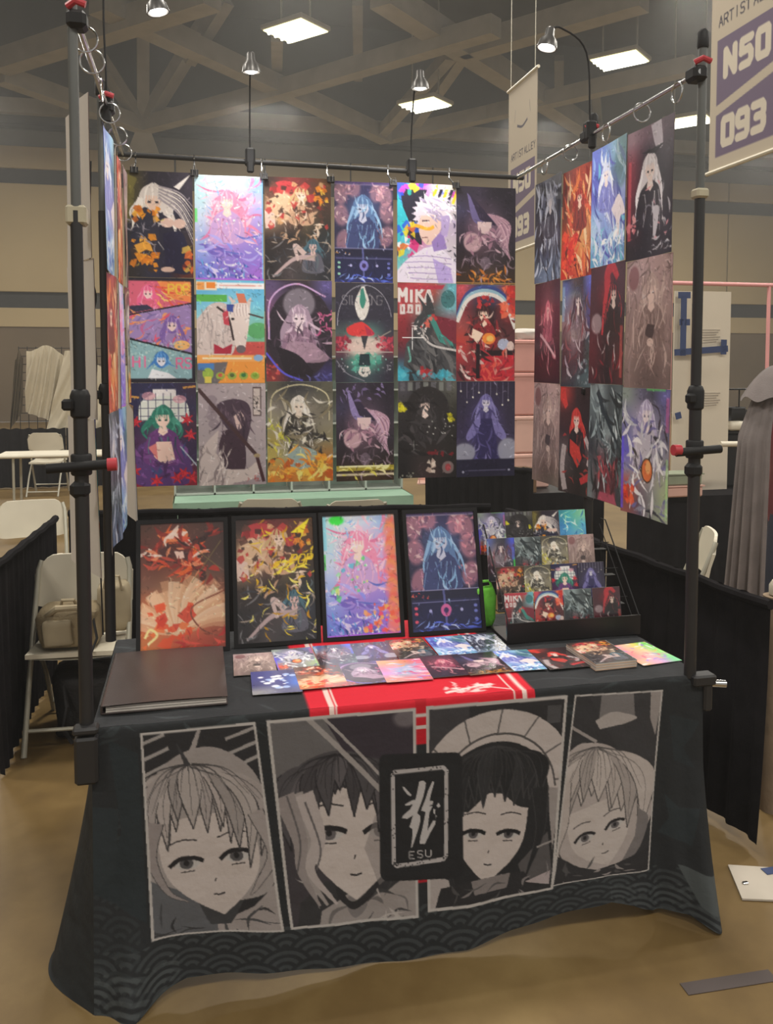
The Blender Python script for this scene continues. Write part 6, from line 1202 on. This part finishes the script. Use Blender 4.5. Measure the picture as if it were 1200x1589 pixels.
MB().box((0, 0, .09), (.28, .22, .18), bev=.004).build('box_body', mat('brown_cardboard', '6d543c', .85), cbx, smooth=False); MB().box((0, -.05, .185), (.28, .1, .004)).build('box_flap', MATS['brown_cardboard'], cbx, smooth=False)

# ------------------------------------------------------------------ right neighbour booth
ny_ = 3.7
tz0 = at(1100, 795, y=ny_)
nt_ = thing('draped_table', 'black draped table of the neighbouring booth on the right', 'table', (tz0.x, ny_ + .1, 0))
MB().box((.1, 0, .70), (1.9, .7, .03), bev=.008).build('table_top', M_BLACKPL, nt_, smooth=False)
MB().grid(lambda u, v: (-.86 + 1.92 * u, -.36 - .02 * math.sin(u * 70) * v, .718 - .7 * v), 80, 4).grid(lambda u, v: (-.86 + 1.92 * u, -.36 + .72 * v, .718), 6, 3).build('table_cover', M_DRAPE, nt_, angle=180)
wpz = .722
wp = thing('white_backdrop', 'tall white folding panel taped with blue strips, seen from behind', 'panel', (at(1092, 770, y=ny_).x, ny_, wpz))
xl, xm, xr = [at(v, 600, y=ny_).x - wp.location.x for v in (1046, 1076, 1132)]; zt = at(1090, 452, y=ny_).z - wpz
M_CORR = mat('white_corrugated_board', 'd0c5b2', .7, 0, .03, 3, .05, 100)
MB().box(((xl + xm) / 2, .03, zt / 2), (xm - xl - .01, .012, zt), Matrix.Rotation(.1, 3, 'Z')).build('panel_leaf', M_CORR, wp, smooth=False)
MB().box(((xm + xr) / 2, .0, zt / 2), (xr - xm - .01, .012, zt)).build('panel_leaf', M_CORR, wp, smooth=False)
M_TAPE = mat('blue_masking_tape', '2c3c66', .6, 0, .1)
def tape(p, q, w=.05):
    a = at(*p, y=ny_ - .035) - wp.location; b = at(*q, y=ny_ - .035) - wp.location; MB().bar(a, b, w, .004, upv=(0, 1, 0)).build('tape_strip', M_TAPE, wp, smooth=False)
for p, q in (((1062, 458), (1060, 552)), ((1053, 458), (1072, 458)), ((1055, 500), (1071, 500)), ((1047, 547), (1130, 541)), ((1124, 527), (1123, 550)), ((1052, 640), (1054, 650))): tape(p, q)
M_FAINT = mat('faint_print', 'a49a8c', .8)
for y0 in (512, 610):
    for k in range(6):
        a = at(1086 + (k * 5) % 7, y0 + 4 * k, y=ny_ - .009) - wp.location; b = at(1118 - (k * 3) % 9, y0 + 3.6 * k, y=ny_ - .009) - wp.location; MB().bar(a, b, .007, .003, upv=(0, 1, 0)).build('print_line', M_FAINT, wp, smooth=False)
pf = thing('pink_frame', 'pink pipe frame rack standing in the right hand booth', 'rack', (0, 0, 0)); M_PIPE = mat('pink_pipe', 'dd9a98', .45, 0, .05)
A, B = at(1042, 439, y=ny_ + .5), at(1260, 444, y=ny_ + .5); Cc = at(1194, 443, y=ny_ + .5)
MB().tube([A, B], .018, 10).build('cross_pipe', M_PIPE, pf); MB().tube([Cc, (Cc.x, Cc.y, 0)], .016, 10).build('upright_pipe', M_PIPE, pf); MB().tube([A, (A.x, A.y, 0)], .016, 10).build('upright_pipe', M_PIPE, pf)
for v in (460, 800):
    pass
lo1 = at(835, 772, y=3.45); lo2 = at(1010, 762, y=3.45)
# white tube shelf edge and small goods
wt = at(1160, 690, y=3.2); tag(MB().tube([at(1118, 689, y=3.25), at(1200, 689, y=3.25)], .021, 12).build('white_pole', M_WHITEPL), 'white pole lying level behind the right stand handle', 'pole')
gd = at(1150, 786, y=3.5)
shb = thing('black_crate', 'black covered crate stacked on the neighbouring table', 'crate', (at(1172, 740, y=ny_).x, ny_ + .27, .722)); MB().box((0, 0, .22), (.55, .4, .44), bev=.02).build('crate_body', M_BLACKPL, shb, smooth=False); MB().box((0, 0, .45), (.57, .42, .03), bev=.008).build('crate_lid', M_BLACKPL, shb, smooth=False)
g1 = thing('white_figurine', 'small black and white ornament on the black crate', 'ornament', (at(1150, 655, y=ny_).x, ny_ + .1, 1.188)); lump('ornament_base', (0, 0, .04), (.16, .12, .08), M_WHITEPL, g1, 41, .08); lump('ornament_top', (.02, 0, .13), (.17, .1, .12), M_BLACKPL, g1, 42, .12); MB().tube([(.05, 0, .17), (.05, 0, .33)], .006, 6).box((.05, 0, .335), (.2, .1, .012)).build('ornament_stand', M_BLACKPL, g1)
for k, (a, b, lab, m, w, h) in enumerate(((1040, 718, 'pale green and grey tray below the foil poster', mat('sage_tray', '8a927c', .6), .42, .09), (1037, 745, 'pinkish tray at the edge of the neighbouring table', M_PINK2, .46, .07))):
    p = at(a, b + 18, y=3.3); bx_ = thing('goods_tray', lab, 'tray', (p.x + .1, 3.45 + .0 * k, .722 + .09 * (1 - k)), 0)
    MB().box((0, 0, .045), (w, .18, .08), bev=.01).build('tray_body', m, bx_, smooth=False); MB().box((0, 0, .088), (w + .02, .2, .01)).build('tray_rim', m, bx_, smooth=False)
# grey cloak with pink and blue lining on a mannequin
ck = thing('cloak_stand', 'long grey hooded cloak on a stand over pink and blue clothing', 'cloak', (3.62, 2.05, 0))
M_CLOAK = mat('grey_wool', '7a716f', .9, 0, .12, 8, .25, 140)
def cloak(u, v):
    a = math.pi * (.8 + .45 * u) ; r_ = .10 + .13 * min(1, v * 4) ** .6 + .06 * v; r_ *= 1 + .10 * v * math.sin(u * 34)
    return (r_ * 1.12 * math.cos(a) + .12, r_ * .8 * math.sin(a) + .05, 1.66 - 1.42 * v - .04 * math.sin(u * 3.1))
cm = MB().grid(cloak, 60, 24)
cm.build('cloak', M_CLOAK, ck, angle=180)
def hoodf(u, v):
    a = math.pi * (.7 + .62 * u); r_ = .07 + .17 * v; return (r_ * math.cos(a) * 1.15 + .12, r_ * .85 * math.sin(a) + .04, 1.72 - .20 * v ** 1.6 + .015 * math.sin(u * 16) * v)
MB().grid(hoodf, 30, 8).build('cape_collar', M_CLOAK, ck, angle=180)
MB().lathe([(.13, .62), (.15, .9), (.14, 1.1), (.17, 1.35), (.12, 1.5), (.05, 1.58)], 18, (.14, -.03, 0)).build('pink_garment', mat('pink_satin', 'c46a70', .5), ck)
MB().lathe([(.2, .1), (.17, .5), (.145, .9), (.13, .95)], 18, (.14, -.05, 0)).build('blue_skirt', mat('slate_blue_cloth', '5e6478', .8), ck)
MB().tube([(.14, 0, 0), (.14, 0, 1.6)], .018, 10).lathe([(.17, 0), (.17, .012), (.03, .03)], 16, (.14, 0, 0)).build('stand_pole', M_BLACK, ck)
# beige roll and pole at the right edge
rp = at(1196, 942, y=.45); rl = thing('fabric_roll', 'tall beige fabric roll with a pale end at the right edge', 'fabric roll', (rp.x + .03, .45, 0))
MB().lathe([(.05, 0), (.055, .3), (.048, .6), (.052, .84)], 16).build('fabric_wrap', mat('beige_fabric', '8f7c66', .9, 0, .15, 8, .3, 40), rl); MB().lathe([(.02, .84), (.032, .845), (.032, .88), (.02, .9)], 14).build('core_end', M_WHITEPL, rl)
# floor items
p1 = at(1130, 1345, z=0); p2 = at(1240, 1352, z=0); p3 = at(1250, 1402, z=0); p4 = at(1152, 1398, z=0)
fo = thing('foam_board', 'white foam board lying on the floor at the right', 'board', (p1.x, p1.y, 0)); bo_ = [q - p1 for q in (p1, p2, p3, p4)]
MB().add([(*q.xy, .002) for q in bo_] + [(*q.xy, .008) for q in bo_], [(4, 7, 6, 5), (0, 1, 2, 3), (0, 4, 5, 1), (1, 5, 6, 2), (2, 6, 7, 3), (3, 7, 4, 0)]).build('board_sheet', mat('white_foam', 'b8aea0', .6, 0, .05), fo, smooth=False)
a = at(1194, 1352, z=.008) - p1; MB().box((a.x + .05, a.y, .0095), (.14, .035, .002)).build('blue_tape', M_TAPE, fo, smooth=False)
a = at(1157, 1371, z=.008) - p1; MB().box((a.x, a.y, .011), (.02, .012, .006), bev=.002).build('clip', M_CHROME, fo, smooth=False)
ta, tb_ = at(1062, 1536, z=0), at(1200, 1514, z=0)
o = MB().bar((-(tb_ - ta).length / 2, 0, .0015), ((tb_ - ta).length / 2, 0, .0015), .045, .002, upv=(0, 0, 1)).build('floor_tape', mat('grey_gaffer_tape', '4e4441', .55, 0, .08), smooth=False)
o.data.transform(Matrix.Identity(4)); o.location = (ta + tb_) / 2; o.rotation_euler = (0, 0, math.atan2(tb_.y - ta.y, tb_.x - ta.x)); tag(o, 'strip of dark grey tape stuck on the floor, front right', 'tape')

# ------------------------------------------------------------------ hanging aisle banners
def banner_canvas(nx, ny):
    c = Cv(nx, ny, .62, 1.36, 'b9ad9b', ss=2)
    PU = '6e6176'
    c.rect(.06, .67, .62 - .04, 1.285, PU)
    c.line([(.0, 1.05), (.62, .935)], .05, 'b9ad9b')
    c.text('N50', .135, .745, .125, 'cdc3b2', bold=.35, gap=.44, slant=.0); c.text('093', .125, 1.10, .125, 'cdc3b2', bold=.35, gap=.38)
    c.text('ARTIST', .07, .55, .052, '4a4650', bold=.16, gap=.26); c.text('ALLEY', .36, .55, .052, '4a4650', bold=.16, gap=.3)
    c.line([(.16, .2), (.14, .3)], .03, '5a5660', bulge=True); c.line([(.46, .2), (.48, .3)], .03, '5a5660', bulge=True); c.line([(.2, .34), (.31, .37), (.42, .34)], .02, '5a5660')
    return c.out()
BN = banner_canvas(120, 264); M_BANNER = print_mat('matte_banner_print', .7, .2)
def banner(label, x, y_far, w, z_bot):
    H_ = w / .62 * 1.36; nx, ny = 120, 264; P = np.zeros((ny, nx, 3)); P[..., 1] = -np.linspace(0, w, nx)[None, :]; P[..., 2] = np.linspace(H_, 0, ny)[:, None]
    t = thing('hanging_banner', label, 'banner', (x, y_far, z_bot))
    o = bpy.data.objects.new('banner_sheet', print_mesh('banner_sheet', P, BN, [M_BANNER, M_PAPER], back=(.004, 0, 0), back_step=20)); COL.objects.link(o); o.parent = t
    for z in (0, H_): MB().tube([(0, .02, z), (0, -w - .02, z)], .014, 8).build('banner_rod', M_WHITEPL, t)
    for y in (-.05, -w + .05): MB().tube([(0, y, H_), (0, y, ZC - z_bot)], .003, 5).build('hang_line', M_GREYMETAL, t)
XB = 3.4
b0 = at(1100, 270, x=XB); banner('large hanging row banner reading N50 over 093, top right', XB, b0.y, .70, b0.z)
XF = 3.0
f0 = at(788, 394, x=XF); f1 = at(832, 362, x=XF); banner('distant hanging row banner partly hidden by the right posters', XF, f0.y, f0.y - f1.y, f0.z)
